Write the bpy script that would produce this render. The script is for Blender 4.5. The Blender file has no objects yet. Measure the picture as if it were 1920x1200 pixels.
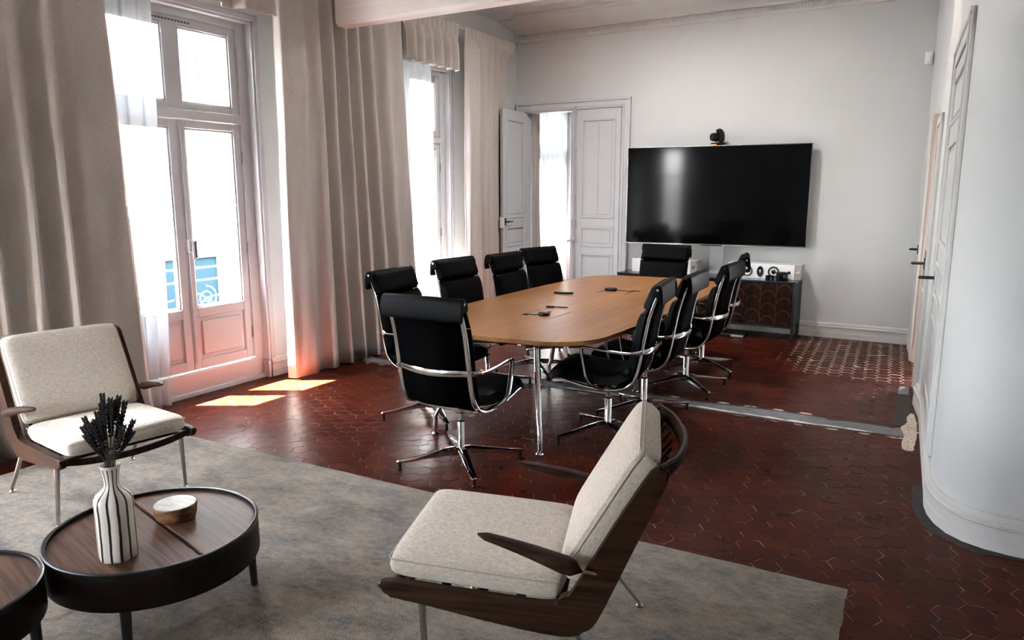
import bpy, bmesh, math, random
from mathutils import Vector, Matrix, Euler
PI = math.pi
R = math.radians
random.seed(7)
sc = bpy.context.scene
C = sc.collection

# ------------------------------------------------------------------ camera
cam_d = bpy.data.cameras.new('camera')
cam = bpy.data.objects.new('camera', cam_d)
C.objects.link(cam)
cam_d.sensor_width = 36.0
cam_d.lens = 1370.0 / 1920.0 * 36.0
cam_d.clip_start = 0.05
cam_d.clip_end = 200
cam.location = (0, 0, 1.62)
PITCH = math.atan(240 / 1370.0)
cam.rotation_euler = (R(90) - PITCH, 0, R(30))
sc.camera = cam

# ------------------------------------------------------------------ world, sun, exposure
sc.view_settings.view_transform = 'Standard'
sc.view_settings.look = 'None'
sc.view_settings.gamma = 1
sc.view_settings.use_curve_mapping = False
sc.view_settings.exposure = 0.36
world = bpy.data.worlds.new('sky')
sc.world = world
world.use_nodes = True
wn = world.node_tree
for n in list(wn.nodes):
    wn.nodes.remove(n)
wo = wn.nodes.new('ShaderNodeOutputWorld')
wb = wn.nodes.new('ShaderNodeBackground')
ws = wn.nodes.new('ShaderNodeTexSky')
ws.sky_type = 'NISHITA'
ws.sun_disc = False
ws.sun_elevation = R(62)
ws.sun_rotation = R(120)
ws.air_density = 1.0
ws.dust_density = 3.0
ws.ozone_density = 1.0
whs = wn.nodes.new('ShaderNodeHueSaturation')
whs.inputs['Saturation'].default_value = 0.28
wn.links.new(ws.outputs[0], whs.inputs['Color'])
wn.links.new(whs.outputs[0], wb.inputs[0])
wn.links.new(wb.outputs[0], wo.inputs[0])
wb.inputs[1].default_value = 30.0
SKY = wb
SUN_DIR = Vector((1.0, 0.60, -2.5)).normalized()
sd = bpy.data.lights.new('sun', 'SUN')
sun = bpy.data.objects.new('sun', sd)
C.objects.link(sun)
sun.rotation_euler = SUN_DIR.to_track_quat('-Z', 'Y').to_euler()
sun.location = (-12, -4, 25)
sd.energy = 850.0
sd.angle = R(0.5)
sd.color = (1.0, 0.95, 0.87)


def portal(name, y0, y1, z0, z1, x=-5.70):
    l = bpy.data.lights.new(name, 'AREA')
    l.shape = 'RECTANGLE'
    l.size = z1 - z0
    l.size_y = y1 - y0
    l.cycles.is_portal = True
    o = bpy.data.objects.new(name, l)
    C.objects.link(o)
    o.location = (x, (y0 + y1) / 2, (z0 + z1) / 2)
    o.rotation_euler = (0, R(-90), 0)
    return o


WINS = [(0.15, 1.57), (3.00, 4.42), (5.85, 7.27), (9.15, 10.57)]
for w_ in WINS:
    portal('sky_portal', w_[0], w_[1], 0.0, 3.0)
sc.cycles.max_bounces = 10
sc.cycles.diffuse_bounces = 6
sc.cycles.glossy_bounces = 4
sc.cycles.transparent_max_bounces = 16
sc.cycles.transmission_bounces = 6
sc.cycles.sample_clamp_indirect = 60.0
sc.cycles.use_denoising = True
sc.cycles.caustics_reflective = False
sc.cycles.caustics_refractive = False

# ------------------------------------------------------------------ materials
MATS = {}


def hexc(r, g, b):
    f = lambda c: (c / 12.92 if c <= 0.04045 else ((c + 0.055) / 1.055) ** 2.4)
    return (f(r / 255), f(g / 255), f(b / 255), 1)


def mat(name, color, rough=0.5, metal=0.0, spec=0.5, noise=None, bump=None, coat=0.0, sheen=0.0):
    """noise=(scale xyz, amount, detail)  bump=(scale xyz, strength)"""
    m = bpy.data.materials.new(name)
    m.use_nodes = True
    nt = m.node_tree
    b = nt.nodes['Principled BSDF']
    b.inputs['Base Color'].default_value = color
    b.inputs['Roughness'].default_value = rough
    b.inputs['Metallic'].default_value = metal
    b.inputs['Specular IOR Level'].default_value = spec
    b.inputs['Coat Weight'].default_value = coat
    b.inputs['Sheen Weight'].default_value = sheen
    tc = nt.nodes.new('ShaderNodeTexCoord')

    def nz(scale, detail=3):
        mp = nt.nodes.new('ShaderNodeMapping')
        mp.inputs['Scale'].default_value = scale
        nt.links.new(tc.outputs['Object'], mp.inputs[0])
        n = nt.nodes.new('ShaderNodeTexNoise')
        n.inputs['Scale'].default_value = 1
        n.inputs['Detail'].default_value = detail
        nt.links.new(mp.outputs[0], n.inputs['Vector'])
        return n
    if noise:
        n = nz(noise[0], noise[2] if len(noise) > 2 else 3)
        cr = nt.nodes.new('ShaderNodeValToRGB')
        a = noise[1]
        c = color
        cr.color_ramp.elements[0].position = 0.3
        cr.color_ramp.elements[1].position = 0.7
        cr.color_ramp.elements[0].color = tuple(max(0, c[i] * (1 - a)) for i in range(3)) + (1,)
        cr.color_ramp.elements[1].color = tuple(min(1, c[i] * (1 + a)) for i in range(3)) + (1,)
        nt.links.new(n.outputs[0], cr.inputs[0])
        nt.links.new(cr.outputs[0], b.inputs['Base Color'])
    if bump:
        n = nz(bump[0], 4)
        bp = nt.nodes.new('ShaderNodeBump')
        bp.inputs['Strength'].default_value = bump[1]
        bp.inputs['Distance'].default_value = 0.01
        nt.links.new(n.outputs[0], bp.inputs['Height'])
        nt.links.new(bp.outputs[0], b.inputs['Normal'])
    MATS[name] = m
    return m


def weave(name, c1, c2, scale, strength=0.35, sheen=0.2):
    """linen: two crossed stretched noises"""
    m = bpy.data.materials.new(name)
    m.use_nodes = True
    nt = m.node_tree
    b = nt.nodes['Principled BSDF']
    b.inputs['Roughness'].default_value = 0.9
    b.inputs['Specular IOR Level'].default_value = 0.15
    b.inputs['Sheen Weight'].default_value = sheen
    tc = nt.nodes.new('ShaderNodeTexCoord')
    outs = []
    for s in ((scale * 0.1, scale * 0.1, scale), (scale, scale * 0.1, scale * 0.1), (scale * 0.1, scale, scale * 0.1)):
        mp = nt.nodes.new('ShaderNodeMapping')
        mp.inputs['Scale'].default_value = s
        nt.links.new(tc.outputs['Object'], mp.inputs[0])
        n = nt.nodes.new('ShaderNodeTexNoise')
        n.inputs['Scale'].default_value = 1
        n.inputs['Detail'].default_value = 2
        nt.links.new(mp.outputs[0], n.inputs['Vector'])
        outs.append(n.outputs[0])
    a = nt.nodes.new('ShaderNodeMath'); a.operation = 'ADD'
    nt.links.new(outs[0], a.inputs[0]); nt.links.new(outs[1], a.inputs[1])
    a2 = nt.nodes.new('ShaderNodeMath'); a2.operation = 'ADD'
    nt.links.new(a.outputs[0], a2.inputs[0]); nt.links.new(outs[2], a2.inputs[1])
    mr = nt.nodes.new('ShaderNodeMapRange')
    mr.inputs['From Min'].default_value = 1.15
    mr.inputs['From Max'].default_value = 1.85
    nt.links.new(a2.outputs[0], mr.inputs[0])
    mx = nt.nodes.new('ShaderNodeMix'); mx.data_type = 'RGBA'
    mx.inputs[6].default_value = c1
    mx.inputs[7].default_value = c2
    nt.links.new(mr.outputs[0], mx.inputs[0])
    nt.links.new(mx.outputs[2], b.inputs['Base Color'])
    bp = nt.nodes.new('ShaderNodeBump')
    bp.inputs['Strength'].default_value = strength
    bp.inputs['Distance'].default_value = 0.002
    nt.links.new(mr.outputs[0], bp.inputs['Height'])
    nt.links.new(bp.outputs[0], b.inputs['Normal'])
    MATS[name] = m
    return m


def wood(name, c1, c2, axis=0, rot=0.0, rough=0.4, scale=60, planks=0.0, coat=0.0):
    m = bpy.data.materials.new(name)
    m.use_nodes = True
    nt = m.node_tree
    b = nt.nodes['Principled BSDF']
    b.inputs['Roughness'].default_value = rough
    b.inputs['Specular IOR Level'].default_value = 0.1
    b.inputs['Coat Weight'].default_value = coat
    b.inputs['Coat Roughness'].default_value = 0.25
    tc = nt.nodes.new('ShaderNodeTexCoord')
    mp0 = nt.nodes.new('ShaderNodeMapping')
    mp0.inputs['Rotation'].default_value = (0, 0, rot)
    nt.links.new(tc.outputs['Object'], mp0.inputs[0])
    mp = nt.nodes.new('ShaderNodeMapping')
    s = [scale, scale, scale]
    s[axis] = scale * 0.045
    mp.inputs['Scale'].default_value = s
    nt.links.new(mp0.outputs[0], mp.inputs[0])
    n = nt.nodes.new('ShaderNodeTexNoise')
    n.inputs['Scale'].default_value = 1
    n.inputs['Detail'].default_value = 6
    n.inputs['Roughness'].default_value = 0.65
    nt.links.new(mp.outputs[0], n.inputs['Vector'])
    cr = nt.nodes.new('ShaderNodeValToRGB')
    cr.color_ramp.elements[0].position = 0.32
    cr.color_ramp.elements[0].color = c1
    cr.color_ramp.elements[1].position = 0.68
    cr.color_ramp.elements[1].color = c2
    nt.links.new(n.outputs[0], cr.inputs[0])
    out = cr.outputs[0]
    if planks:
        sp = nt.nodes.new('ShaderNodeSeparateXYZ')
        nt.links.new(mp0.outputs[0], sp.inputs[0])
        ml = nt.nodes.new('ShaderNodeMath'); ml.operation = 'MULTIPLY'
        ml.inputs[1].default_value = 1.0 / planks
        nt.links.new(sp.outputs[1 if axis == 0 else 0], ml.inputs[0])
        fl = nt.nodes.new('ShaderNodeMath'); fl.operation = 'FLOOR'
        nt.links.new(ml.outputs[0], fl.inputs[0])
        wh = nt.nodes.new('ShaderNodeTexWhiteNoise'); wh.noise_dimensions = '1D'
        nt.links.new(fl.outputs[0], wh.inputs['W'])
        hs = nt.nodes.new('ShaderNodeHueSaturation')
        mr = nt.nodes.new('ShaderNodeMapRange')
        mr.inputs['To Min'].default_value = 0.86
        mr.inputs['To Max'].default_value = 1.1
        nt.links.new(wh.outputs[0], mr.inputs[0])
        nt.links.new(mr.outputs[0], hs.inputs['Value'])
        nt.links.new(out, hs.inputs['Color'])
        out = hs.outputs[0]
    nt.links.new(out, b.inputs['Base Color'])
    bp = nt.nodes.new('ShaderNodeBump')
    bp.inputs['Strength'].default_value = 0.08
    bp.inputs['Distance'].default_value = 0.002
    nt.links.new(n.outputs[0], bp.inputs['Height'])
    nt.links.new(bp.outputs[0], b.inputs['Normal'])
    MATS[name] = m
    return m


def emit(name, color, st):
    m = bpy.data.materials.new(name)
    m.use_nodes = True
    b = m.node_tree.nodes['Principled BSDF']
    b.inputs['Base Color'].default_value = (0, 0, 0, 1)
    b.inputs['Emission Color'].default_value = color
    b.inputs['Emission Strength'].default_value = st
    MATS[name] = m
    return m


def glassmat(name, tint=(0.97, 0.985, 1, 1)):
    m = bpy.data.materials.new(name)
    m.use_nodes = True
    nt = m.node_tree
    for n in list(nt.nodes):
        nt.nodes.remove(n)
    o = nt.nodes.new('ShaderNodeOutputMaterial')
    mx = nt.nodes.new('ShaderNodeMixShader')
    tr = nt.nodes.new('ShaderNodeBsdfTransparent'); tr.inputs[0].default_value = tint
    gl = nt.nodes.new('ShaderNodeBsdfGlossy'); gl.inputs['Roughness'].default_value = 0.02
    fr = nt.nodes.new('ShaderNodeFresnel'); fr.inputs[0].default_value = 1.4
    ge = nt.nodes.new('ShaderNodeNewGeometry')       # same pane seen from its inner side: keep the outside IOR
    mr = nt.nodes.new('ShaderNodeMapRange'); mr.inputs['To Min'].default_value = 1.4; mr.inputs['To Max'].default_value = 1 / 1.4
    nt.links.new(ge.outputs['Backfacing'], mr.inputs[0]); nt.links.new(mr.outputs[0], fr.inputs[0])
    nt.links.new(fr.outputs[0], mx.inputs[0]); nt.links.new(tr.outputs[0], mx.inputs[1])
    nt.links.new(gl.outputs[0], mx.inputs[2]); nt.links.new(mx.outputs[0], o.inputs[0])
    MATS[name] = m
    return m


def sheermat(name):
    m = bpy.data.materials.new(name)
    m.use_nodes = True
    nt = m.node_tree
    for n in list(nt.nodes):
        nt.nodes.remove(n)
    o = nt.nodes.new('ShaderNodeOutputMaterial')
    mx = nt.nodes.new('ShaderNodeMixShader'); mx.inputs[0].default_value = 0.62
    mx2 = nt.nodes.new('ShaderNodeMixShader'); mx2.inputs[0].default_value = 0.55
    tr = nt.nodes.new('ShaderNodeBsdfTransparent'); tr.inputs[0].default_value = (1, 1, 1, 1)
    df = nt.nodes.new('ShaderNodeBsdfDiffuse'); df.inputs[0].default_value = (0.6, 0.61, 0.61, 1)
    tl = nt.nodes.new('ShaderNodeBsdfTranslucent'); tl.inputs[0].default_value = (0.28, 0.285, 0.29, 1)
    nt.links.new(df.outputs[0], mx2.inputs[1]); nt.links.new(tl.outputs[0], mx2.inputs[2])
    nt.links.new(tr.outputs[0], mx.inputs[1]); nt.links.new(mx2.outputs[0], mx.inputs[2])
    nt.links.new(mx.outputs[0], o.inputs[0])
    MATS[name] = m
    return m


def tilemat():
    m = bpy.data.materials.new('terracotta')
    m.use_nodes = True
    nt = m.node_tree
    b = nt.nodes['Principled BSDF']
    gi = nt.nodes.new('ShaderNodeNewGeometry')
    tc = nt.nodes.new('ShaderNodeTexCoord')
    oi = nt.nodes.new('ShaderNodeObjectInfo')
    ad = nt.nodes.new('ShaderNodeMath'); ad.operation = 'ADD'
    nt.links.new(gi.outputs['Random Per Island'], ad.inputs[0]); nt.links.new(oi.outputs['Random'], ad.inputs[1])
    fr = nt.nodes.new('ShaderNodeMath'); fr.operation = 'FRACT'
    nt.links.new(ad.outputs[0], fr.inputs[0])
    cr = nt.nodes.new('ShaderNodeValToRGB')
    e = cr.color_ramp.elements
    e[0].position = 0; e[0].color = TILE_A
    e[1].position = 1; e[1].color = TILE_B
    k = e.new(0.5); k.color = TILE_M
    nt.links.new(fr.outputs[0], cr.inputs[0])
    n = nt.nodes.new('ShaderNodeTexNoise'); n.inputs['Scale'].default_value = 5; n.inputs['Detail'].default_value = 5
    nt.links.new(gi.outputs['Position'], n.inputs['Vector'])
    mr = nt.nodes.new('ShaderNodeMapRange'); mr.inputs['To Min'].default_value = 0.75; mr.inputs['To Max'].default_value = 1.25
    nt.links.new(n.outputs[0], mr.inputs[0])
    hs = nt.nodes.new('ShaderNodeHueSaturation')
    nt.links.new(mr.outputs[0], hs.inputs['Value']); nt.links.new(cr.outputs[0], hs.inputs['Color'])
    nt.links.new(hs.outputs[0], b.inputs['Base Color'])
    mr2 = nt.nodes.new('ShaderNodeMapRange'); mr2.inputs['To Min'].default_value = 0.2; mr2.inputs['To Max'].default_value = 0.42
    nt.links.new(n.outputs[0], mr2.inputs[0]); nt.links.new(mr2.outputs[0], b.inputs['Roughness'])
    n2 = nt.nodes.new('ShaderNodeTexNoise'); n2.inputs['Scale'].default_value = 22; n2.inputs['Detail'].default_value = 2
    nt.links.new(gi.outputs['Position'], n2.inputs['Vector'])
    bp = nt.nodes.new('ShaderNodeBump'); bp.inputs['Strength'].default_value = 0.14; bp.inputs['Distance'].default_value = 0.006
    nt.links.new(n2.outputs[0], bp.inputs['Height']); nt.links.new(bp.outputs[0], b.inputs['Normal'])
    b.inputs['Specular IOR Level'].default_value = 0.055
    MATS['tile'] = m
    return m


TILE_A = (0.037, 0.0052, 0.0020, 1)
TILE_M = (0.047, 0.0068, 0.0027, 1)
TILE_B = (0.062, 0.0105, 0.0042, 1)
WALL = (0.585, 0.597, 0.59, 1)
mat('wall', WALL, 0.85, spec=0.25, noise=((1.2, 1.2, 1.2), 0.025), bump=((9, 9, 9), 0.06))
mat('wall_pink', (0.42, 0.34, 0.29, 1), 0.85, spec=0.2, noise=((2, 2, 2), 0.03))
mat('ceiling', (0.62, 0.615, 0.60, 1), 0.85, spec=0.2)
mat('plaster', (0.60, 0.595, 0.58, 1), 0.75, spec=0.3, bump=((60, 60, 60), 0.1))
mat('window_paint', (0.47, 0.47, 0.48, 1), 0.45, spec=0.3)
mat('paint', (0.56, 0.58, 0.60, 1), 0.42, spec=0.4, bump=((30, 30, 6), 0.05))
mat('paint_dark', (0.05, 0.05, 0.055, 1), 0.7)
mat('base', (0.55, 0.54, 0.52, 1), 0.5, bump=((14, 14, 60), 0.1))
wood('beam', (0.76, 0.72, 0.68, 1), (0.84, 0.81, 0.78, 1), axis=0, scale=30, rough=0.7)
mat('concrete', (0.13, 0.135, 0.138, 1), 0.8, noise=((14, 30, 10), 0.35, 6), bump=((40, 40, 40), 0.6))
mat('mortar_dark', (0.030, 0.026, 0.022, 1), 0.9, noise=((40, 40, 40), 0.6, 6), bump=((60, 60, 60), 0.8))
mat('plaster_rough', (0.5, 0.44, 0.37, 1), 0.9, noise=((60, 60, 20), 0.4, 6), bump=((80, 80, 80), 1.0))
tilemat()
weave('curtain', (0.43, 0.395, 0.365, 1), (0.555, 0.515, 0.48, 1), 600, 0.3, 0.1)
mat('lining', (0.72, 0.70, 0.67, 1), 0.9, spec=0.1)
sheermat('sheer')
glassmat('glass')
weave('linen', (0.42, 0.36, 0.29, 1), (0.67, 0.60, 0.51, 1), 560, 0.6, 0.15)
mat('piping', (0.38, 0.33, 0.27, 1), 0.9)
wood('walnut', (0.010, 0.0045, 0.0025, 1), (0.045, 0.020, 0.0105, 1), axis=0, scale=55, rough=0.58)
wood('walnut_top', (0.035, 0.016, 0.009, 1), (0.125, 0.063, 0.036, 1), axis=0, rot=R(13.5), scale=60, rough=0.5)
wood('walnut_band', (0.006, 0.003, 0.002, 1), (0.014, 0.007, 0.0045, 1), axis=0, scale=30, rough=0.45)
mat('black_rim', (0.005, 0.0045, 0.0045, 1), 0.35, spec=0.25)
mat('dark_wood', (0.007, 0.004, 0.003, 1), 0.5, noise=((40, 40, 6), 0.4))
wood('oak', (0.215, 0.092, 0.032, 1), (0.31, 0.145, 0.056, 1), axis=1, scale=45, rough=0.4, planks=0.24)
wood('oak_edge', (0.30, 0.18, 0.10, 1), (0.38, 0.24, 0.14, 1), axis=1, scale=45, rough=0.5)
wood('rosewood', (0.005, 0.002, 0.0013, 1), (0.028, 0.011, 0.006, 1), axis=2, scale=40, rough=0.4)
mat('navy', (0.004, 0.012, 0.022, 1), 0.25, coat=0.3)
mat('navy_side', (0.007, 0.010, 0.014, 1), 0.45)
mat('copper_inlay', (0.17, 0.07, 0.035, 1), 0.4, metal=0.4)
mat('leather', (0.0012, 0.0013, 0.0017, 1), 0.52, spec=0.05, bump=((160, 160, 160), 0.12))
mat('black_mesh', (0.0006, 0.0006, 0.0007, 1), 0.7, spec=0.01)
mat('chrome', (0.66, 0.65, 0.64, 1), 0.08, metal=1.0)
mat('steel', (0.42, 0.40, 0.38, 1), 0.25, metal=1.0)
mat('brass', (0.6, 0.5, 0.3, 1), 0.3, metal=1.0)
mat('black_plastic', (0.004, 0.004, 0.0045, 1), 0.4, spec=0.3)
mat('black_gloss', (0.006, 0.006, 0.007, 1), 0.08, spec=0.5)
mat('screen', (0.001, 0.001, 0.0012, 1), 0.08, spec=0.13)
mat('white_gloss', (0.82, 0.82, 0.82, 1), 0.25)
mat('grey_plastic', (0.42, 0.41, 0.40, 1), 0.5)
mat('cone', (0.30, 0.26, 0.20, 1), 0.5)
mat('black_metal', (0.012, 0.012, 0.012, 1), 0.35)
emit('led_orange', (1, 0.18, 0.04, 1), 3.0)
mat('wood_box', (0.14, 0.062, 0.020, 1), 0.45, noise=((30, 30, 70), 0.55, 5))
mat('box_lid', (0.26, 0.235, 0.19, 1), 0.45, noise=((18, 60, 40), 0.3, 5))
mat('lavender_stem', (0.05, 0.04, 0.022, 1), 0.8)
mat('lavender_bloom', (0.012, 0.010, 0.014, 1), 0.9)
mat('facade', (0.105, 0.105, 0.105, 1), 0.9, noise=((1, 1, 1), 0.05))
mat('facade_cream', (0.062, 0.056, 0.046, 1), 0.9, noise=((2, 2, 2), 0.08))
mat('blue_paint', (0.004, 0.008, 0.010, 1), 0.5)
mat('blue_glass', (0.003, 0.0075, 0.0105, 1), 0.7, spec=0.03)
mat('iron', (0.010, 0.016, 0.018, 1), 0.6, spec=0.1)
mat('street', (0.16, 0.16, 0.16, 1), 0.9)


def rugmat():
    m = mat('rug', (0.30, 0.265, 0.225, 1), 0.95, spec=0.1, sheen=0.35)
    nt = m.node_tree
    b = nt.nodes['Principled BSDF']
    tc = nt.nodes.new('ShaderNodeTexCoord')
    ns = []
    for s, d in (((5, 9, 5), 6), ((150, 220, 150), 3), ((26, 40, 26), 4)):
        mp = nt.nodes.new('ShaderNodeMapping'); mp.inputs['Scale'].default_value = s
        nt.links.new(tc.outputs['Object'], mp.inputs[0])
        n = nt.nodes.new('ShaderNodeTexNoise'); n.inputs['Scale'].default_value = 1; n.inputs['Detail'].default_value = d
        nt.links.new(mp.outputs[0], n.inputs['Vector']); ns.append(n.outputs[0])
    a = nt.nodes.new('ShaderNodeMath'); a.operation = 'MULTIPLY_ADD'; a.inputs[1].default_value = 0.8
    nt.links.new(ns[1], a.inputs[0]); nt.links.new(ns[0], a.inputs[2])
    a2 = nt.nodes.new('ShaderNodeMath'); a2.operation = 'MULTIPLY_ADD'; a2.inputs[1].default_value = 0.7
    nt.links.new(ns[2], a2.inputs[0]); nt.links.new(a.outputs[0], a2.inputs[2])
    mr = nt.nodes.new('ShaderNodeMapRange')
    mr.inputs['From Min'].default_value = 0.95; mr.inputs['From Max'].default_value = 1.55
    nt.links.new(a2.outputs[0], mr.inputs[0])
    mx = nt.nodes.new('ShaderNodeMix'); mx.data_type = 'RGBA'
    mx.inputs[6].default_value = (0.040, 0.030, 0.020, 1)
    mx.inputs[7].default_value = (0.25, 0.19, 0.128, 1)
    nt.links.new(mr.outputs[0], mx.inputs[0]); nt.links.new(mx.outputs[2], b.inputs['Base Color'])
    bp = nt.nodes.new('ShaderNodeBump'); bp.inputs['Strength'].default_value = 1.0; bp.inputs['Distance'].default_value = 0.010
    nt.links.new(a2.outputs[0], bp.inputs['Height']); nt.links.new(bp.outputs[0], b.inputs['Normal'])


rugmat()


def groutmat():
    m = mat('grout', (0.05, 0.03, 0.022, 1), 0.9, spec=0.1)
    nt = m.node_tree
    b = nt.nodes['Principled BSDF']
    g = nt.nodes.new('ShaderNodeNewGeometry')
    n = nt.nodes.new('ShaderNodeTexNoise'); n.inputs['Scale'].default_value = 9; n.inputs['Detail'].default_value = 6
    nt.links.new(g.outputs['Position'], n.inputs['Vector'])
    cr = nt.nodes.new('ShaderNodeValToRGB')
    cr.color_ramp.elements[0].position = 0.44; cr.color_ramp.elements[0].color = (0.020, 0.006, 0.0035, 1)
    cr.color_ramp.elements[1].position = 0.56; cr.color_ramp.elements[1].color = (0.60, 0.42, 0.33, 1)
    nt.links.new(n.outputs[0], cr.inputs[0]); nt.links.new(cr.outputs[0], b.inputs['Base Color'])


groutmat()
mat('grout_light', (0.50, 0.40, 0.31, 1), 0.9, noise=((30, 30, 30), 0.4))


def vasemat():
    m = mat('vase', (0.70, 0.65, 0.56, 1), 0.3, coat=0.3)
    nt = m.node_tree
    b = nt.nodes['Principled BSDF']
    tc = nt.nodes.new('ShaderNodeTexCoord')
    sp = nt.nodes.new('ShaderNodeSeparateXYZ'); nt.links.new(tc.outputs['Object'], sp.inputs[0])
    at = nt.nodes.new('ShaderNodeMath'); at.operation = 'ARCTAN2'
    nt.links.new(sp.outputs[1], at.inputs[0]); nt.links.new(sp.outputs[0], at.inputs[1])
    n = nt.nodes.new('ShaderNodeTexNoise'); n.inputs['Scale'].default_value = 9
    nt.links.new(tc.outputs['Object'], n.inputs['Vector'])
    a = nt.nodes.new('ShaderNodeMath'); a.operation = 'MULTIPLY_ADD'; a.inputs[1].default_value = 0.16
    nt.links.new(n.outputs[0], a.inputs[0]); nt.links.new(at.outputs[0], a.inputs[2])
    ml = nt.nodes.new('ShaderNodeMath'); ml.operation = 'MULTIPLY'; ml.inputs[1].default_value = 12 / (2 * PI)
    nt.links.new(a.outputs[0], ml.inputs[0])
    fr = nt.nodes.new('ShaderNodeMath'); fr.operation = 'FRACT'; nt.links.new(ml.outputs[0], fr.inputs[0])
    lt = nt.nodes.new('ShaderNodeMath'); lt.operation = 'LESS_THAN'; lt.inputs[1].default_value = 0.26
    nt.links.new(fr.outputs[0], lt.inputs[0])
    gt = nt.nodes.new('ShaderNodeMath'); gt.operation = 'LESS_THAN'; gt.inputs[1].default_value = 0.331
    nt.links.new(sp.outputs[2], gt.inputs[0])
    mm = nt.nodes.new('ShaderNodeMath'); mm.operation = 'MULTIPLY'
    nt.links.new(lt.outputs[0], mm.inputs[0]); nt.links.new(gt.outputs[0], mm.inputs[1])
    mx = nt.nodes.new('ShaderNodeMix'); mx.data_type = 'RGBA'
    mx.inputs[6].default_value = (0.68, 0.63, 0.54, 1); mx.inputs[7].default_value = (0.012, 0.012, 0.014, 1)
    nt.links.new(mm.outputs[0], mx.inputs[0]); nt.links.new(mx.outputs[2], b.inputs['Base Color'])


vasemat()


# ------------------------------------------------------------------ mesh helpers
def obj(name, bm, m, parent=None, smooth=False, loc=None):
    me = bpy.data.meshes.new(name)
    bmesh.ops.recalc_face_normals(bm, faces=bm.faces[:])
    bm.to_mesh(me)
    bm.free()
    if smooth:
        for p in me.polygons:
            p.use_smooth = True
        try:
            me.set_sharp_from_angle(angle=R(40))
        except Exception:
            pass
    me.materials.append(MATS[m])
    o = bpy.data.objects.new(name, me)
    C.objects.link(o)
    if parent:
        o.parent = parent
    if loc:
        o.location = loc
    return o


def tag(o, label, cat, group=None, kind=None):
    o['label'] = label
    o['category'] = cat
    if group:
        o['group'] = group
    if kind:
        o['kind'] = kind
    return o


def empty(name, loc=(0, 0, 0), rz=0.0):
    o = bpy.data.objects.new(name, None)
    C.objects.link(o)
    o.location = loc
    o.rotation_euler = (0, 0, rz)
    o.empty_display_size = 0.1
    return o


def thing(name, label, cat, loc=(0, 0, 0), rz=0.0, group=None):
    return tag(empty(name, loc, rz), label, cat, group)


def structure(o):
    o['kind'] = 'structure'
    return o


def copy_tree(o, parent=None):
    c = o.copy()
    C.objects.link(c)
    c.parent = parent
    for ch in list(o.children):
        copy_tree(ch, c)
    return c


def NB():
    return bmesh.new()


def box(bm, x0, x1, y0, y1, z0, z1, bev=0.0, seg=1, M=None):
    r = bmesh.ops.create_cube(bm, size=1)
    vs = r['verts']
    for v in vs:
        v.co = Vector(((x0 + x1) / 2 + v.co.x * (x1 - x0), (y0 + y1) / 2 + v.co.y * (y1 - y0), (z0 + z1) / 2 + v.co.z * (z1 - z0)))
    if bev > 0:
        es = list({e for v in vs for e in v.link_edges})
        rr = bmesh.ops.bevel(bm, geom=es, offset=bev, segments=seg, affect='EDGES', profile=0.5)
        vs = list({v for f in rr['faces'] for v in f.verts} | {v for v in vs if v.is_valid})
    if M:
        for v in vs:
            v.co = M @ v.co
    return vs


def prism(bm, poly, z0, z1, bev=0.0, M=None, seg=2):
    a = [bm.verts.new((p[0], p[1], z0)) for p in poly]
    b = [bm.verts.new((p[0], p[1], z1)) for p in poly]
    n = len(poly)
    f = [bm.faces.new(a[::-1]), bm.faces.new(b)]
    for i in range(n):
        bm.faces.new((a[i], a[(i + 1) % n], b[(i + 1) % n], b[i]))
    vs = a + b
    if bev > 0:
        es = list({e for ff in f for e in ff.edges})
        rr = bmesh.ops.bevel(bm, geom=es, offset=bev, segments=seg, affect='EDGES', profile=0.5)
        vs = list({v for v in vs if v.is_valid} | {v for ff in rr['faces'] for v in ff.verts})
    if M:
        for v in vs:
            v.co = M @ v.co
    return vs


def cr_spline(pts, n=6, closed=False):
    P = [Vector(p) for p in pts]
    out = []
    N = len(P)
    rng = N if closed else N - 1
    for i in range(rng):
        if closed:
            p0, p1, p2, p3 = P[(i - 1) % N], P[i], P[(i + 1) % N], P[(i + 2) % N]
        else:
            p1, p2 = P[i], P[i + 1]
            p0 = P[i - 1] if i > 0 else p1 * 2 - p2
            p3 = P[i + 2] if i + 2 < N else p2 * 2 - p1
        for k in range(n):
            t = k / n
            out.append(0.5 * ((2 * p1) + (p2 - p0) * t + (2 * p0 - 5 * p1 + 4 * p2 - p3) * t * t + (3 * p1 - p0 - 3 * p2 + p3) * t ** 3))
    if not closed:
        out.append(P[-1])
    return out


def sweep(bm, pts, rad, up=(0, 0, 1), n=10, power=1.0, closed=False, caps=True):
    """rad: float | (a,b) | list of (a,b).  a = half width sideways, b = half height along up"""
    P = [Vector(p) for p in pts]
    N = len(P)
    up = Vector(up)
    rings = []
    for i in range(N):
        if closed:
            t = P[(i + 1) % N] - P[(i - 1) % N]
        else:
            t = P[min(i + 1, N - 1)] - P[max(i - 1, 0)]
        t.normalize()
        s = t.cross(up)
        if s.length < 1e-4:
            s = t.cross(Vector((1, 0, 0)))
        s.normalize()
        u = s.cross(t).normalized()
        r = rad[i] if isinstance(rad, list) else rad
        if not isinstance(r, tuple):
            r = (r, r)
        ring = []
        for k in range(n):
            a = 2 * PI * (k + 0.5) / n
            ca, sa = math.cos(a), math.sin(a)
            ca = math.copysign(abs(ca) ** power, ca)
            sa = math.copysign(abs(sa) ** power, sa)
            ring.append(bm.verts.new(P[i] + s * (r[0] * ca) + u * (r[1] * sa)))
        rings.append(ring)
    for i in range(N if closed else N - 1):
        A, B = rings[i], rings[(i + 1) % N]
        for k in range(n):
            bm.faces.new((A[k], A[(k + 1) % n], B[(k + 1) % n], B[k]))
    if caps and not closed:
        bm.faces.new(rings[0][::-1])
        bm.faces.new(rings[-1])


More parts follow.
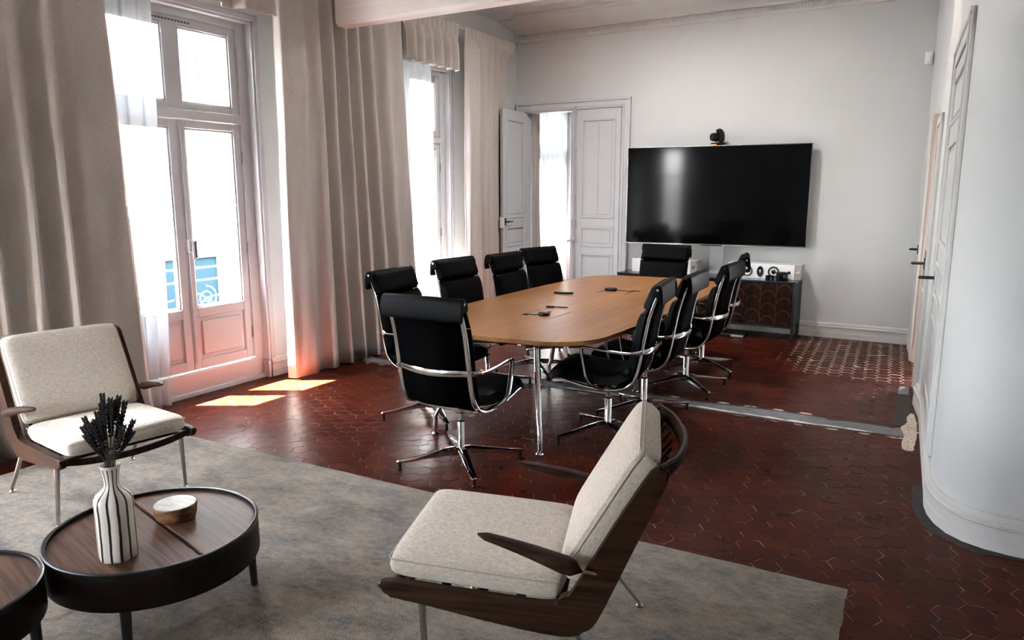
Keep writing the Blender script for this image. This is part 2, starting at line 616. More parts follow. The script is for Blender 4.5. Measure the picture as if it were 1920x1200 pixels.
def cyl(bm, p0, p1, r0, r1=None, n=14):
    r1 = r0 if r1 is None else r1
    d = Vector(p1) - Vector(p0)
    up = (0, 0, 1) if abs(d.normalized().z) < 0.9 else (0, 1, 0)
    sweep(bm, [p0, p1], [(r0, r0), (r1, r1)], up=up, n=n)


def lathe(bm, prof, n=32, c=(0, 0, 0)):
    rings = []
    for r, z in prof:
        if r < 1e-5:
            rings.append([bm.verts.new((c[0], c[1], c[2] + z))])
        else:
            rings.append([bm.verts.new((c[0] + r * math.cos(2 * PI * k / n), c[1] + r * math.sin(2 * PI * k / n), c[2] + z)) for k in range(n)])
    for A, B in zip(rings, rings[1:]):
        for k in range(n):
            k2 = (k + 1) % n
            if len(A) == 1 and len(B) == 1:
                continue
            if len(A) == 1:
                bm.faces.new((A[0], B[k], B[k2]))
            elif len(B) == 1:
                bm.faces.new((A[k], A[k2], B[0]))
            else:
                bm.faces.new((A[k], A[k2], B[k2], B[k]))


def profile_run(bm, path, prof, side=1):
    """sweep profile [(d,z)] along plan path [(x,y)]; d is measured to the left*side of travel; mitred"""
    P = [Vector((p[0], p[1])) for p in path]
    N = len(P)
    rings = []
    for i in range(N):
        if i == 0:
            t = (P[1] - P[0]).normalized(); nn = Vector((-t.y, t.x)); k = 1
        elif i == N - 1:
            t = (P[-1] - P[-2]).normalized(); nn = Vector((-t.y, t.x)); k = 1
        else:
            t1 = (P[i] - P[i - 1]).normalized(); t2 = (P[i + 1] - P[i]).normalized()
            n1 = Vector((-t1.y, t1.x)); n2 = Vector((-t2.y, t2.x))
            nn = (n1 + n2).normalized(); k = 1 / max(0.3, nn.dot(n1))
        rings.append([bm.verts.new((P[i].x + nn.x * d * k * side, P[i].y + nn.y * d * k * side, z)) for d, z in prof])
    m = len(prof)
    for A, B in zip(rings, rings[1:]):
        for j in range(m):
            bm.faces.new((A[j], A[(j + 1) % m], B[(j + 1) % m], B[j]))
    bm.faces.new(rings[0][::-1])
    bm.faces.new(rings[-1])


# ================================================================== STRUCTURE
XW = -5.03          # left wall inner face
XO = -5.64          # left wall outer face
YB = 8.82           # back wall
ZC = 3.80
HEAD = 3.0

# floor slab (the grout bed)
bm = NB()
box(bm, XO, 3.35, -3.15, 12.1, -0.12, -0.0022)
floor = structure(obj('floor', bm, 'grout'))

# hexagonal tiles
SP = 0.114
ANG = R(32.5)
c0 = Vector((-1.762 + 0.057 * math.cos(ANG), 3.285 + 0.057 * math.sin(ANG)))
e1 = Vector((math.cos(ANG), math.sin(ANG))) * SP
e2 = Vector((math.cos(ANG + PI / 3), math.sin(ANG + PI / 3))) * SP
HX = [Vector((math.cos(ANG + PI / 6 + k * PI / 3), math.sin(ANG + PI / 6 + k * PI / 3))) for k in range(6)]
SIDE = SP / math.sqrt(3)


def proj(x, y, z=0.0):
    f = 1370.0
    cp, sp_ = math.cos(PITCH), math.sin(PITCH)
    fw = Vector((-0.5 * cp, math.cos(R(30)) * cp, -sp_)); rt = Vector((math.cos(R(30)), 0.5, 0)); up = rt.cross(fw)
    d = Vector((x, y, z - 1.62))
    k = d.dot(fw)
    if k < 0.1:
        return None
    return 960 + f * d.dot(rt) / k, 600 - f * d.dot(up) / k


def strip_y(x):
    t = (x + 4.8) / 4.75
    return 5.29 + 0.10 * t + 0.02 * math.sin(x * 2.1), 5.42 + 0.17 * t + 0.012 * math.sin(x * 5)


def on_floor(x, y):
    if not (XO + 0.5 < x < 3.3 and -3.1 < y < 12):
        return False
    a, b = strip_y(x)
    if a - 0.02 < y < b + 0.02 and x < -0.03:
        return False
    if y > 3.78 and x > 0.25:
        return False
    return True


def hex_piece(bm, c, rad, tilt, h):
    """top face with bevelled rim, sides going down"""
    def ring(r, z):
        return [bm.verts.new((c.x + p.x * r, c.y + p.y * r, z + (p.x * tilt[0] + p.y * tilt[1]) * r)) for p in HX]
    t = ring(rad - 0.0013, h)
    m_ = ring(rad, h - 0.0007)
    b_ = ring(rad, -0.009)
    bm.faces.new(t)
    for A, B in ((t, m_), (m_, b_)):
        for k in range(6):
            bm.faces.new((A[(k + 1) % 6], A[k], B[k], B[(k + 1) % 6]))


tiles = []
for i in range(-90, 90):
    for j in range(-110, 110):
        p = c0 + e1 * i + e2 * j
        if on_floor(p.x, p.y):
            q = proj(p.x, p.y)
            vis = q and -10 < q[0] < 1930 and 360 < q[1] < 1215
            rug = (-4.62 < p.x < -0.15 and 0.3 < p.y < 3.06)
            col = p.x > 0.1 and p.y > 3.8
            tiles.append((p.length, p, bool(vis) and not rug and not col, rug))
tiles.sort(key=lambda t: t[0])
protos = []
for k in range(6):
    bm = NB()
    hex_piece(bm, Vector((0, 0)), SIDE - 0.0007 - 0.0003 * (k % 3), (random.uniform(-.012, .012), random.uniform(-.012, .012)), 0.0)
    me = bpy.data.meshes.new('tile')
    bmesh.ops.recalc_face_normals(bm, faces=bm.faces[:])
    bm.to_mesh(me); bm.free()
    me.materials.append(MATS['tile'])
    protos.append(me)
cnt = 0
rest = NB()
for d, p, vis, rug in tiles:
    if vis and cnt < 290:
        o = bpy.data.objects.new('tile', protos[random.randrange(6)])
        C.objects.link(o)
        o.parent = floor
        o.location = (p.x + random.uniform(-.0008, .0008), p.y + random.uniform(-.0008, .0008), random.uniform(-0.0012, 0.0))
        cnt += 1
    elif not (rug and p.y > 0.5 and p.y < 2.9 and -4.4 < p.x < -.32):
        patch = (-1.30 < p.x < 0.2 and 6.90 + 0.75 * max(0, -0.95 - p.x) * 2.2 < p.y < 8.9)
        hex_piece(rest, p, SIDE - (0.0044 if patch else random.uniform(0.0007, 0.0015)),
                  (random.uniform(-.012, .012), random.uniform(-.012, .012)), random.uniform(-0.0012, 0.0))
o = obj('tile_field', rest, 'tile', floor)
o['kind'] = 'stuff'
# pale fresh grout bed in the corner near the back wall
bm = NB()
prism(bm, [(-1.32, 8.82), (-1.05, 7.3), (-0.93, 6.93), (-0.02, 6.93), (0.0, 7.95), (-.1, 8.82)], -0.0045, -0.0016)
obj('fresh_grout', bm, 'grout_light', floor)

# concrete strip where a wall was taken out
bm = NB()
n = 60
top, bot = [], []
for i in range(n + 1):
    x = -4.95 + 4.92 * i / n
    a, b = strip_y(x)
    a += random.uniform(-.006, .006); b += random.uniform(-.006, .006)
    top.append((x, b)); bot.append((x, a))
prism(bm, bot + top[::-1], -0.008, -0.0005)
strip = structure(obj('floor_concrete_strip', bm, 'concrete'))
bm = NB()
x = -2.6
while x < -0.45:
    w = random.uniform(0.12, 0.34)
    a, b = strip_y(x)
    q = random.uniform(0.012, 0.035)
    y0 = a + 0.015 + random.uniform(0, .01)
    prism(bm, [(x, y0), (x + w * .3, y0 - q * .4), (x + w * .7, y0 - q * .2), (x + w, y0 + .004), (x + w * .6, y0 + q * .7), (x + w * .25, y0 + q)], -0.002, 0.0012)
    x += w * random.uniform(0.55, 0.95)
obj('plaster_smear', bm, 'plaster', strip)
# dark joint either side of the strip
bm = NB()
for k in (0, 1):
    pa, pb = [], []
    for i in range(n + 1):
        x = -4.9 + 4.85 * i / n
        yy = strip_y(x)[k] + (0.012 if k else -0.012)
        pa.append((x, yy - random.uniform(.006, .016))); pb.append((x, yy + random.uniform(.006, .016)))
    prism(bm, pa + pb[::-1], -0.004, 0.0006)
obj('mortar_joint', bm, 'mortar_dark', strip)
# rough patches beside the right wall
bm = NB()
prism(bm, [(-.155, 5.63), (-.05, 5.63), (-.06, 6.35), (-.075, 6.78), (-.15, 6.80), (-.16, 6.3)], -0.003, 0.002)
patch = structure(obj('floor_mortar_patch', bm, 'mortar_dark'))
bm = NB()
prism(bm, [(-.16, 6.55), (-.08, 6.55), (-.085, 6.80), (-.155, 6.82)], 0.001, 0.004)
obj('cement_pad', bm, 'concrete', patch)
bm = NB()
pts = [(-.072, 5.12), (-.045, 5.09), (-.01, 5.1), (.005, 5.4), (.0, 5.7), (-.025, 5.98), (-.05, 6.0), (-.07, 5.88), (-.062, 5.72), (-.10, 5.60), (-.068, 5.42), (-.078, 5.25)]
prism(bm, pts, -0.002, 0.0025)
for i in range(60):
    a = random.uniform(-.07, 0); b = random.uniform(5.12, 5.85)
    r = random.uniform(.004, .010)
    prism(bm, [(a - r, b), (a, b - r * 1.6), (a + r, b), (a, b + r * 1.6)], 0.001, 0.003 + random.uniform(.0005, .002))
obj('plaster_lump', bm, 'plaster_rough', patch)


def wall_side(ylist, name, x_in, x_out, y0, y1, zt):
    """wall along y with floor-to-head openings"""
    bm = NB()
    cur = y0
    for a, b in ylist:
        box(bm, x_out, x_in, cur, a, -0.02, zt)
        box(bm, x_out, x_in, a, b, HEAD, zt)
        cur = b
    box(bm, x_out, x_in, cur, y1, -0.02, zt)
    return structure(obj(name, bm, 'wall'))


wl = wall_side(WINS, 'wall_left', XW, XO, -3.15, 12.1, ZC + 0.15)
# back wall with the double doorway
DX0, DX1, DZ = -4.90, -3.50, 2.665
bm = NB()
box(bm, XW, DX0, YB, YB + .16, -0.02, ZC + .15)
box(bm, DX0, DX1, YB, YB + .16, DZ, ZC + .15)
box(bm, DX1, 0.3, YB, YB + .16, -0.02, ZC + .15)
wb_ = structure(obj('wall_back', bm, 'wall'))
# right wall: segments with the open doorway and the rounded corner
arc = [(.087, 4.40), (.092, 4.20), (.108, 4.09), (.14, 3.99), (.185, 3.91), (.245, 3.855), (.32, 3.822), (.41, 3.805), (.52, 3.80)]
bm = NB()
prism(bm, [(-.17, 8.84), (-.105, 7.93), (.32, 7.93), (.32, 8.84)], -0.02, ZC + .15)
prism(bm, [(-.105, 7.93), (-.05, 6.9), (.32, 6.9), (.32, 7.93)], 2.32, ZC + .15)
face = [(-.05, 6.9), (-.02, 6.3), (.03, 5.9)] + arc + [(3.2, 3.80)]
prism(bm, face + [(3.2, 3.95), (.7, 3.95), (.45, 4.2), (.4, 4.6), (.32, 6.9)], -0.02, ZC + .15)
wr = structure(obj('wall_right', bm, 'wall', smooth=True))
bm = NB()
box(bm, 1.3, 1.4, 3.95, 8.98, -0.02, ZC + .15)
structure(obj('wall_corridor', bm, 'wall_pink'))
bm = NB()
prism(bm, [(-.107, 7.925), (-.095, 7.90), (.325, 7.90), (.325, 7.93)], 0, 2.32)
box(bm, -0.104, .32, 7.885, 7.93, 0, 0.13)
o = structure(obj('trim_1', bm, 'wall_pink'))
# near room walls behind the camera
bm = NB()
box(bm, 3.2, 3.35, -3.15, 3.95, -0.02, ZC + .15)
structure(obj('wall_near_right', bm, 'wall'))
bm = NB()
RW0, RW1 = -4.50, -3.98
box(bm, XO, RW0, -3.3, -3.15, -0.02, ZC + .15)
box(bm, RW1, 3.35, -3.3, -3.15, -0.02, ZC + .15)
box(bm, RW0, RW1, -3.3, -3.15, -0.02, .55)
box(bm, RW0, RW1, -3.3, -3.15, 2.8, ZC + .15)
structure(obj('wall_rear', bm, 'wall'))
t = structure(empty('window_5', (0, 0, 0)))  # added unseen window: extra fill and a bright streak reflected in the screen
bm = NB()
for (a, b, c_, d_) in ((RW0, RW0 + .05, .55, 2.8), (RW1 - .05, RW1, .55, 2.8), (RW0, RW1, .55, .62), (RW0, RW1, 2.72, 2.8), (RW0, RW1, 2.0, 2.06)):
    box(bm, a, b, -3.26, -3.20, c_, d_, .003)
obj('frame', bm, 'window_paint', t)
bm = NB(); box(bm, RW0 + .05, RW1 - .05, -3.236, -3.23, .62, 2.72)
obj('pane', bm, 'glass', t)
pl = bpy.data.lights.new('sky_portal', 'AREA'); pl.shape = 'RECTANGLE'; pl.size = RW1 - RW0; pl.size_y = 2.5; pl.cycles.is_portal = True
po = bpy.data.objects.new('sky_portal', pl); C.objects.link(po); po.location = ((RW0 + RW1) / 2, -3.36, 1.52); po.rotation_euler = (R(90), 0, 0)
# second room
bm = NB()
box(bm, XO, -1.4, 12.0, 12.12, -0.02, ZC + .15)
box(bm, -1.4, -1.28, YB + .16, 12.12, -0.02, ZC + .15)
structure(obj('wall_far_room', bm, 'wall'))
bm = NB()
box(bm, XO, 3.35, -3.3, 12.12, ZC, ZC + .2)
ceil = structure(obj('ceiling', bm, 'ceiling'))

# beam
bm = NB()
pv = [(5.06, 3.075), (5.085, 3.05), (5.20, 3.05), (5.22, 3.07), (5.22, 3.86), (5.06, 3.86)]
a = [bm.verts.new((-4.70, y, z)) for y, z in pv]
b = [bm.verts.new((0.06, y, z)) for y, z in pv]
bm.faces.new(a[::-1]); bm.faces.new(b)
for i in range(len(pv)):
    bm.faces.new((a[i], a[(i + 1) % 6], b[(i + 1) % 6], b[i]))
structure(obj('ceiling_beam', bm, 'beam'))

# cornice: bead, cove, upper moulding
prof = [(0, 3.545), (.02, 3.55), (.022, 3.565), (.035, 3.57), (.04, 3.60), (.035, 3.635), (.055, 3.64), (.06, 3.66), (.09, 3.675), (.20, 3.695),
        (.36, 3.715), (.43, 3.735), (.45, 3.735), (.46, 3.76), (.50, 3.765), (.50, 3.79), (.56, 3.795), (.56, 3.81), (0, 3.81)]
bm = NB()
profile_run(bm, [(-.16, YB), (XW, YB)], prof, side=1)
cor = structure(obj('trim_2', bm, 'plaster', smooth=True))
prof2 = [(0, 3.745), (.04, 3.745), (.10, 3.755), (.20, 3.765), (.24, 3.78), (.28, 3.785), (.28, 3.81), (0, 3.81)]
bm = NB()
profile_run(bm, [(XW, YB), (XW, 5.22)], prof2, side=1)
obj('cove_moulding', bm, 'plaster', cor, smooth=True)
bm = NB()
x = -4.98
while x < -0.2:
    box(bm, x, x + .017, YB - .052, YB - .03, 3.578, 3.632, bev=.004)
    x += .034
o = obj('dentil', bm, 'plaster', cor)
o['kind'] = 'stuff'
bm = NB()
x = -4.4
while x < -0.3:
    for k in range(3):
        r = random.uniform(.012, .02)
        lathe(bm, [(0, -r * .8), (r * .8, -r * .5), (r, 0)], 6, (x + random.uniform(-.01, .01), YB - .60 - .045 * k, 3.80))
    x += .04
o = obj('ceiling_ornament', bm, 'plaster', cor)
o['kind'] = 'stuff'

# skirting boards
BP = [(0, 0), (.028, 0), (.028, .06), (.024, .063), (.024, .112), (.031, .118), (.031, .132), (.022, .138), (.020, .158), (.012, .17), (0, .17)]
bm = NB(); profile_run(bm, [(-.168, YB), (-3.39, YB)], BP, side=1)
structure(obj('baseboard_back', bm, 'base'))
bm = NB(); profile_run(bm, [(3.2, 3.80)] + arc[::-1] + [(.03, 5.9), (-.02, 6.32)], BP, side=1)
structure(obj('baseboard_right', bm, 'base', smooth=True))
bm = NB()
for a, b in ((-3.15, .15), (1.57, 3.0), (4.42, 5.85), (7.27, YB)):
    profile_run(bm, [(XW, b), (XW, a)], BP, side=1)
structure(obj('baseboard_left', bm, 'base'))
# dark mortar band on the floor round the rounded corner
bm = NB()
inner, outer = [], []
pp = [(.05, 4.5)] + arc + [(1.6, 3.80)]
for i, (x, y) in enumerate(pp):
    x2, y2 = pp[min(i + 1, len(pp) - 1)]; x1, y1 = pp[max(i - 1, 0)]
    t = Vector((x2 - x1, y2 - y1)).normalized(); nn = Vector((t.y, -t.x))
    if nn.x > 0.1: nn = -nn
    if nn.y > 0.3: nn = -nn
    w = .085 if 0 < i < 8 else .055
    w += random.uniform(-.008, .008)
    inner.append((x + nn.x * .01, y + nn.y * .01)); outer.append((x + nn.x * w, y + nn.y * w))
prism(bm, inner + outer[::-1], -0.003, 0.003)
obj('corner_mortar', bm, 'mortar_dark', patch)

# ------------------------------------------------------------------ french windows
def french_window(name, y0, label_parts=True):
    """frame face at x=-5.11, unit 1.42 wide, built in local coords (origin at y0)"""
    t = empty(name, (0, y0, 0))
    xf0, xf1 = -5.17, -5.11
    bm = NB()
    box(bm, xf0 - .03, xf1 + .015, 0, .11, 0, HEAD, .004)
    box(bm, xf0 - .03, xf1 + .015, 1.31, 1.42, 0, HEAD, .004)
    box(bm, xf0 - .03, xf1 + .015, .11, 1.31, 2.93, HEAD, .004)
    box(bm, xf0 - .03, xf1 + .015, .11, 1.31, 2.175, 2.245, .004)
    box(bm, xf0 - .04, xf1 + .03, .11, 1.31, -.01, .185, .006)
    box(bm, xf0 - .04, xf1 + .05, .0, 1.42, -.01, .035, .004)
    obj('frame', bm, 'window_paint', t)
    # transom light: one sash with a mullion
    bm = NB()
    box(bm, xf0, xf1, .115, .18, 2.25, 2.925, .003)
    box(bm, xf0, xf1, 1.24, 1.305, 2.25, 2.925, .003)
    box(bm, xf0, xf1, .64, .78, 2.25, 2.925, .003)
    for a, b in ((.18, .64), (.78, 1.24)):
        box(bm, xf0, xf1, a, b, 2.25, 2.30, .003)
        box(bm, xf0, xf1, a, b, 2.855, 2.925, .003)
        for q in (0, 1):
            z = (2.30, 2.843)[q]
            box(bm, xf0 + .012, xf1 - .012, a, b, z, z + .012)
        box(bm, xf0 + .012, xf1 - .012, a, a + .012, 2.30, 2.855)
        box(bm, xf0 + .012, xf1 - .012, b - .012, b, 2.30, 2.855)
    sash = obj('sash', bm, 'window_paint', t)
    for a, b in ((.18, .64), (.78, 1.24)):
        bm = NB(); box(bm, xf0 + .026, xf0 + .032, a, b, 2.30, 2.855)
        obj('pane', bm, 'glass', sash)
    bm = NB()
    box(bm, xf1 - .001, xf1 + .006, .52, .90, 2.878, 2.906, .002)
    vent = obj('vent', bm, 'window_paint', t)
    for k in range(13):
        bm = NB(); box(bm, xf1 + .004, xf1 + .008, .535 + k * .0275, .553 + k * .0275, 2.886, 2.898)
        obj('slot', bm, 'paint_dark', vent)
    # leaves
    for side, (a, b) in enumerate(((.115, .708), (.712, 1.305))):
        bm = NB()
        ga, gb = (a + .068, b - .068)
        box(bm, xf0, xf1, a, ga, .195, 2.17, .004)
        box(bm, xf0, xf1, gb, b, .195, 2.17, .004)
        box(bm, xf0, xf1, ga, gb, 2.11, 2.17, .004)
        box(bm, xf0, xf1, ga, gb, .62, .70, .004)
        box(bm, xf0, xf1, ga, gb, .195, .27, .004)
        for (p, q, r, s) in ((ga, ga + .014, .70, 2.11), (gb - .014, gb, .70, 2.11), (ga, gb, .70, .714), (ga, gb, 2.096, 2.11)):
            box(bm, xf0 + .012, xf1 - .012, p, q, r, s)
        leaf = obj('leaf', bm, 'window_paint', t)
        bm = NB(); box(bm, xf0 + .026, xf0 + .032, ga, gb, .70, 2.11)
        obj('pane', bm, 'glass', leaf)
        bm = NB()
        box(bm, xf0 + .015, xf1 - .018, ga, gb, .27, .62)
        box(bm, xf0 + .015, xf1 - .006, ga + .035, gb - .035, .305, .585, .005)
        obj('panel', bm, 'window_paint', leaf)
        bm = NB()
        yh = a if side == 0 else b
        for z in (.42, 1.15, 1.9):
            cyl(bm, (xf1 + .006, yh, z - .05), (xf1 + .006, yh, z + .05), .006, n=8)
        obj('hinge', bm, 'steel', leaf)
        if side == 1:
            bm = NB()
            box(bm, xf1, xf1 + .03, a + .008, a + .05, 1.15, 1.25, .004)
            box(bm, xf1 + .03, xf1 + .045, a + .03, a + .05, 1.08, 1.24, .004)
            cyl(bm, (xf1 + .008, a + .02, .25), (xf1 + .008, a + .02, 2.12), .005, n=8)
            obj('handle', bm, 'window_paint', leaf)
            bm = NB()
            box(bm, xf1 + .02, xf1 + .05, a + .055, a + .07, 1.10, 1.24, .003)
            obj('latch', bm, 'steel', leaf)
    # interior reveal lining and edge bead
    bm = NB()
    box(bm, xf1, XW + .004, -.0, .018, 0, HEAD - .0)
    box(bm, xf1, XW + .004, 1.402, 1.42, 0, HEAD - .0)
    box(bm, xf1, XW + .004, 0, 1.42, HEAD - .018, HEAD)
    for a, b in ((-.05, .0), (1.42, 1.47)):
        box(bm, XW, XW + .016, a, b, 0, HEAD + .05, .004)
    box(bm, XW, XW + .016, -.05, 1.47, HEAD, HEAD + .05, .004)
    obj('reveal', bm, 'window_paint', t)
    bm = NB()
    box(bm, xf1 + .03, XW + .02, 1.385, 1.405, 0, .15, .003)
    box(bm, xf1 + .03, XW + .02, 1.378, 1.405, .125, .15, .003)
    obj('plinth', bm, 'window_paint', t)
    return structure(t)


w1 = french_window('window_1', 3.00)
for k, y in enumerate((5.85, 9.15, 0.15)):
    w = copy_tree(w1)
    w.name = 'window_%d' % (k + 2)
    w.location = (0, y, 0)


# ------------------------------------------------------------------ panelled doors
def panel_leaf(parent, w, h, th, panels, m='paint', name='leaf', boards=False):
    """leaf in local x 0..w, y 0..th ; panels list of (x0,x1,z0,z1)"""
    bm = NB()
    box(bm, 0, w, th * .3, th * .7, 0, h)
    xs0 = min(p[0] for p in panels); xs1 = max(p[1] for p in panels)
    box(bm, 0, xs0, 0, th, 0, h, .003)
    box(bm, xs1, w, 0, th, 0, h, .003)
    zs = sorted(set([(p[2], p[3]) for p in panels]))
    cur = 0
    for a, b in zs:
        box(bm, xs0, xs1, 0, th, cur, a, .003)
        cur = b
    box(bm, xs0, xs1, 0, th, cur, h, .003)
    lf = obj(name, bm, m, parent)
    for (a, b, c, d) in panels:
        bm = NB()
        for s in (0, 1):
            ya, yb = (-.008, th * .3) if s == 0 else (th * .7, th + .008)
            f = .022
            for (p, q, r_, t_) in ((a, a + f, c, d), (b - f, b, c, d), (a + f, b - f, c, c + f), (a + f, b - f, d - f, d)):
                box(bm, p, q, ya, yb, r_, t_, .005, 2)
            f2 = f + .028
            y2a, y2b = (th * .12, th * .3) if s == 0 else (th * .7, th * .88)
            if boards and d - c > 1:
                mid = (a + b) / 2
                box(bm, a + f2, mid - .002, y2a, y2b, c + f2, d - f2, .003)
                box(bm, mid + .002, b - f2, y2a, y2b, c + f2, d - f2, .003)
            else:
                box(bm, a + f2, b - f2, y2a, y2b, c + f2, d - f2, .005)
        obj('panel', bm, m, lf)
    return lf


def lever(parent, p, d, m='black_metal', along=(1, 0, 0), ln=.11, out=.05):
    """lever handle at p, d = outward direction, along = lever direction"""
    p = Vector(p); d = Vector(d); a = Vector(along)
    bm = NB()
    sweep(bm, [p - Vector((0, 0, .045)) + d * .004, p + Vector((0, 0, .045)) + d * .004], [(.022, .005)] * 2, up=d, n=8, power=.5)
    cyl(bm, p, p + d * out, .012, n=10)
    sweep(bm, cr_spline([p + d * out - a * .01, p + d * (out + .004) + a * ln * .5, p + d * out + a * ln], 4), [(.009, .007)] * 9, up=d, n=8, power=.7)
    return obj('handle', bm, m, parent)


# double door in the back wall (door_1)
d1 = structure(empty('door_1', (0, 0, 0)))
bm = NB()
for (a, b, y, z) in (((-5.01, -4.90, .022, 0)), ((-3.50, -3.39, .022, 0))):
    box(bm, a, b, YB - y, YB, 0, DZ + .005, .004)
box(bm, -5.01, -3.39, YB - .022, YB, DZ, DZ + .11, .004)
for (a, b) in ((-5.01, -4.985), (-3.415, -3.39)):
    box(bm, a, b, YB - .045, YB, 0, DZ + .11, .008, 2)
box(bm, -5.01, -3.39, YB - .045, YB, DZ + .085, DZ + .115, .008, 2)
for (a, b) in ((-4.935, -4.92), (-3.48, -3.465)):
    box(bm, a, b, YB - .032, YB, 0, DZ + .03, .005, 2)
box(bm, -4.93, -3.47, YB - .032, YB, DZ + .02, DZ + .035, .005, 2)
box(bm, -4.90, -4.885, YB, YB + .16, 0, DZ)
box(bm, -3.515, -3.50, YB, YB + .16, 0, DZ)
box(bm, -4.90, -3.50, YB, YB + .16, DZ - .015, DZ)
obj('casing', bm, 'paint', d1)
PNL = [(.10, .565, .26, .82), (.10, .565, .91, 1.17), (.10, .565, 1.28, 2.53)]
# closed right leaf
rl = panel_leaf(d1, .63, DZ - .02, .04, PNL, boards=True)
rl.location = (-4.147, YB - .012, .004)
bm = NB()
box(bm, -4.172, -4.118, YB - .045, YB - .006, .004, DZ - .02, .012, 3)
obj('astragal', bm, 'paint', d1)
bm = NB()
cyl(bm, (-4.125, YB - .055, .10), (-4.125, YB - .055, DZ + .03), .010, n=10)
for z in (.3, 1.0, 1.55, 2.15, 2.62):
    box(bm, -4.142, -4.108, YB - .066, YB - .03, z - .03, z + .03, .008, 2)
lathe(bm, [(0, -.045), (.022, -.03), (.03, 0), (.022, .03), (0, .045)], 12, (-4.12, YB - .085, 1.0))
cyl(bm, (-4.145, YB - .09, 1.0), (-4.19, YB - .12, .985), .012, .016, n=8)
box(bm, -4.165, -4.105, YB - .075, YB - .03, 1.17, 1.27, .006)
obj('bolt', bm, 'grey_plastic', d1)
bm = NB()
for z in (.45, 1.45, 2.3):
    cyl(bm, (-3.512, YB - .022, z - .07), (-3.512, YB - .022, z + .07), .008, n=8)
obj('hinge', bm, 'paint', d1)
# open left leaf, hinged on the left jamb and swung into the room
PN2 = [(.10, .61, .26, .82), (.10, .61, .91, 1.17), (.10, .61, 1.28, 2.53)]
hl = empty('open_leaf', (-4.885, YB - .03, .004), R(-86))
hl.parent = d1
ll = panel_leaf(hl, .71, DZ - .02, .04, PN2)
lever(hl, (.655, .04, 1.24), (0, 1, 0), along=(-1, 0, 0), ln=.12)
lever(hl, (.655, 0, 1.24), (0, -1, 0), along=(-1, 0, 0), ln=.12)
bm = NB(); box(bm, .700, .728, -.004, .052, 1.16, 1.30, .003)
obj('lock_case', bm, 'white_gloss', hl)

# doors on the right wall
du = Vector((.087 - .03, 4.40 - 5.9, 0)).normalized()
dn = Vector((du.y, -du.x, 0))       # towards the room (-x)
M3 = Matrix(((du.x, dn.x, 0, .03), (du.y, dn.y, 0, 5.9), (0, 0, 1, 0), (0, 0, 0, 1)))
d3 = structure(empty('door_3'))
d3.matrix_world = M3
bm = NB()
for (a, b) in ((-.04, .05), (1.31, 1.40)):
    box(bm, a, b, 0, .02, .175, 2.53, .004)
    box(bm, a, a + .02, 0, .03, .175, 2.53, .004)
box(bm, -.04, 1.40, 0, .02, 2.44, 2.53, .004)
box(bm, -.04, 1.40, 0, .032, 2.51, 2.54, .004)
obj('casing', bm, 'base', d3)
bm = NB()
box(bm, .05, .060, 0, .013, .18, 2.44)
box(bm, .05, 1.31, 0, .013, 2.430, 2.441)
obj('gap', bm, 'paint_dark', d3)
lf = empty('leaf_pivot', (.06, -.012, .18)); lf.parent = d3
panel_leaf(lf, 1.24, 2.245, .024, [(.12, 1.12, .12, .62), (.12, 1.12, .74, .98), (.12, 1.12, 1.10, 1.74), (.12, 1.12, 1.86, 2.15)], m='base')
lever(lf, (.075, .024, .86), (0, 1, 0), along=(-1, 0, 0), ln=.02, out=.095)
# second door: narrow leaf beside the open doorway
du = Vector((-.02 + .05, 6.3 - 6.9, 0)).normalized()
dn = Vector((du.y, -du.x, 0))
d2 = structure(empty('door_2'))
d2.matrix_world = Matrix(((du.x, dn.x, 0, -.05), (du.y, dn.y, 0, 6.9), (0, 0, 1, 0), (0, 0, 0, 1)))
bm = NB()
box(bm, .02, .06, 0, .02, 0, 2.19, .003)
box(bm, .54, .60, 0, .02, 0, 2.19, .003)
box(bm, .02, .60, 0, .02, 2.13, 2.19, .003)
obj('casing', bm, 'base', d2)
bm = NB(); box(bm, .055, .068, .0, .016, .1, 2.13); box(bm, .10, .16, .0, .0165, .95, 1.98)
obj('gap', bm, 'paint_dark', d2)
l2 = empty('leaf_pivot', (.06, -.01, .01)); l2.parent = d2
panel_leaf(l2, .48, 2.11, .024, [(.09, .39, .15, .85), (.09, .39, 1.15, 1.98)], m='base')
lever(l2, (.05, .024, 1.04), (0, 1, 0), along=(-1, 0, 0), ln=.02, out=.09)
# first door, next to the back wall
du = Vector((-.105 + .17, 7.93 - 8.84, 0)).normalized()
dn = Vector((du.y, -du.x, 0))
d4 = structure(empty('door_4'))
d4.matrix_world = Matrix(((du.x, dn.x, 0, -.17), (du.y, dn.y, 0, 8.84), (0, 0, 1, 0), (0, 0, 0, 1)))
bm = NB()
box(bm, .85, .905, -.002, .022, 0, 2.32, .003)
box(bm, .25, .30, 0, .015, 0, 2.05, .003)
box(bm, .25, .905, 0, .015, 1.97, 2.04, .003)
obj('casing', bm, 'base', d4)
bm = NB(); box(bm, .825, .85, 0, .013, .05, 1.97)
obj('gap', bm, 'blue_paint', d4)
bm = NB(); box(bm, .30, .825, 0, .010, .0, 1.97, .002)
obj('leaf', bm, 'base', d4)
lever(d4, (.55, .01, 1.06), (0, 1, 0), along=(-1, 0, 0), ln=0, out=.07)


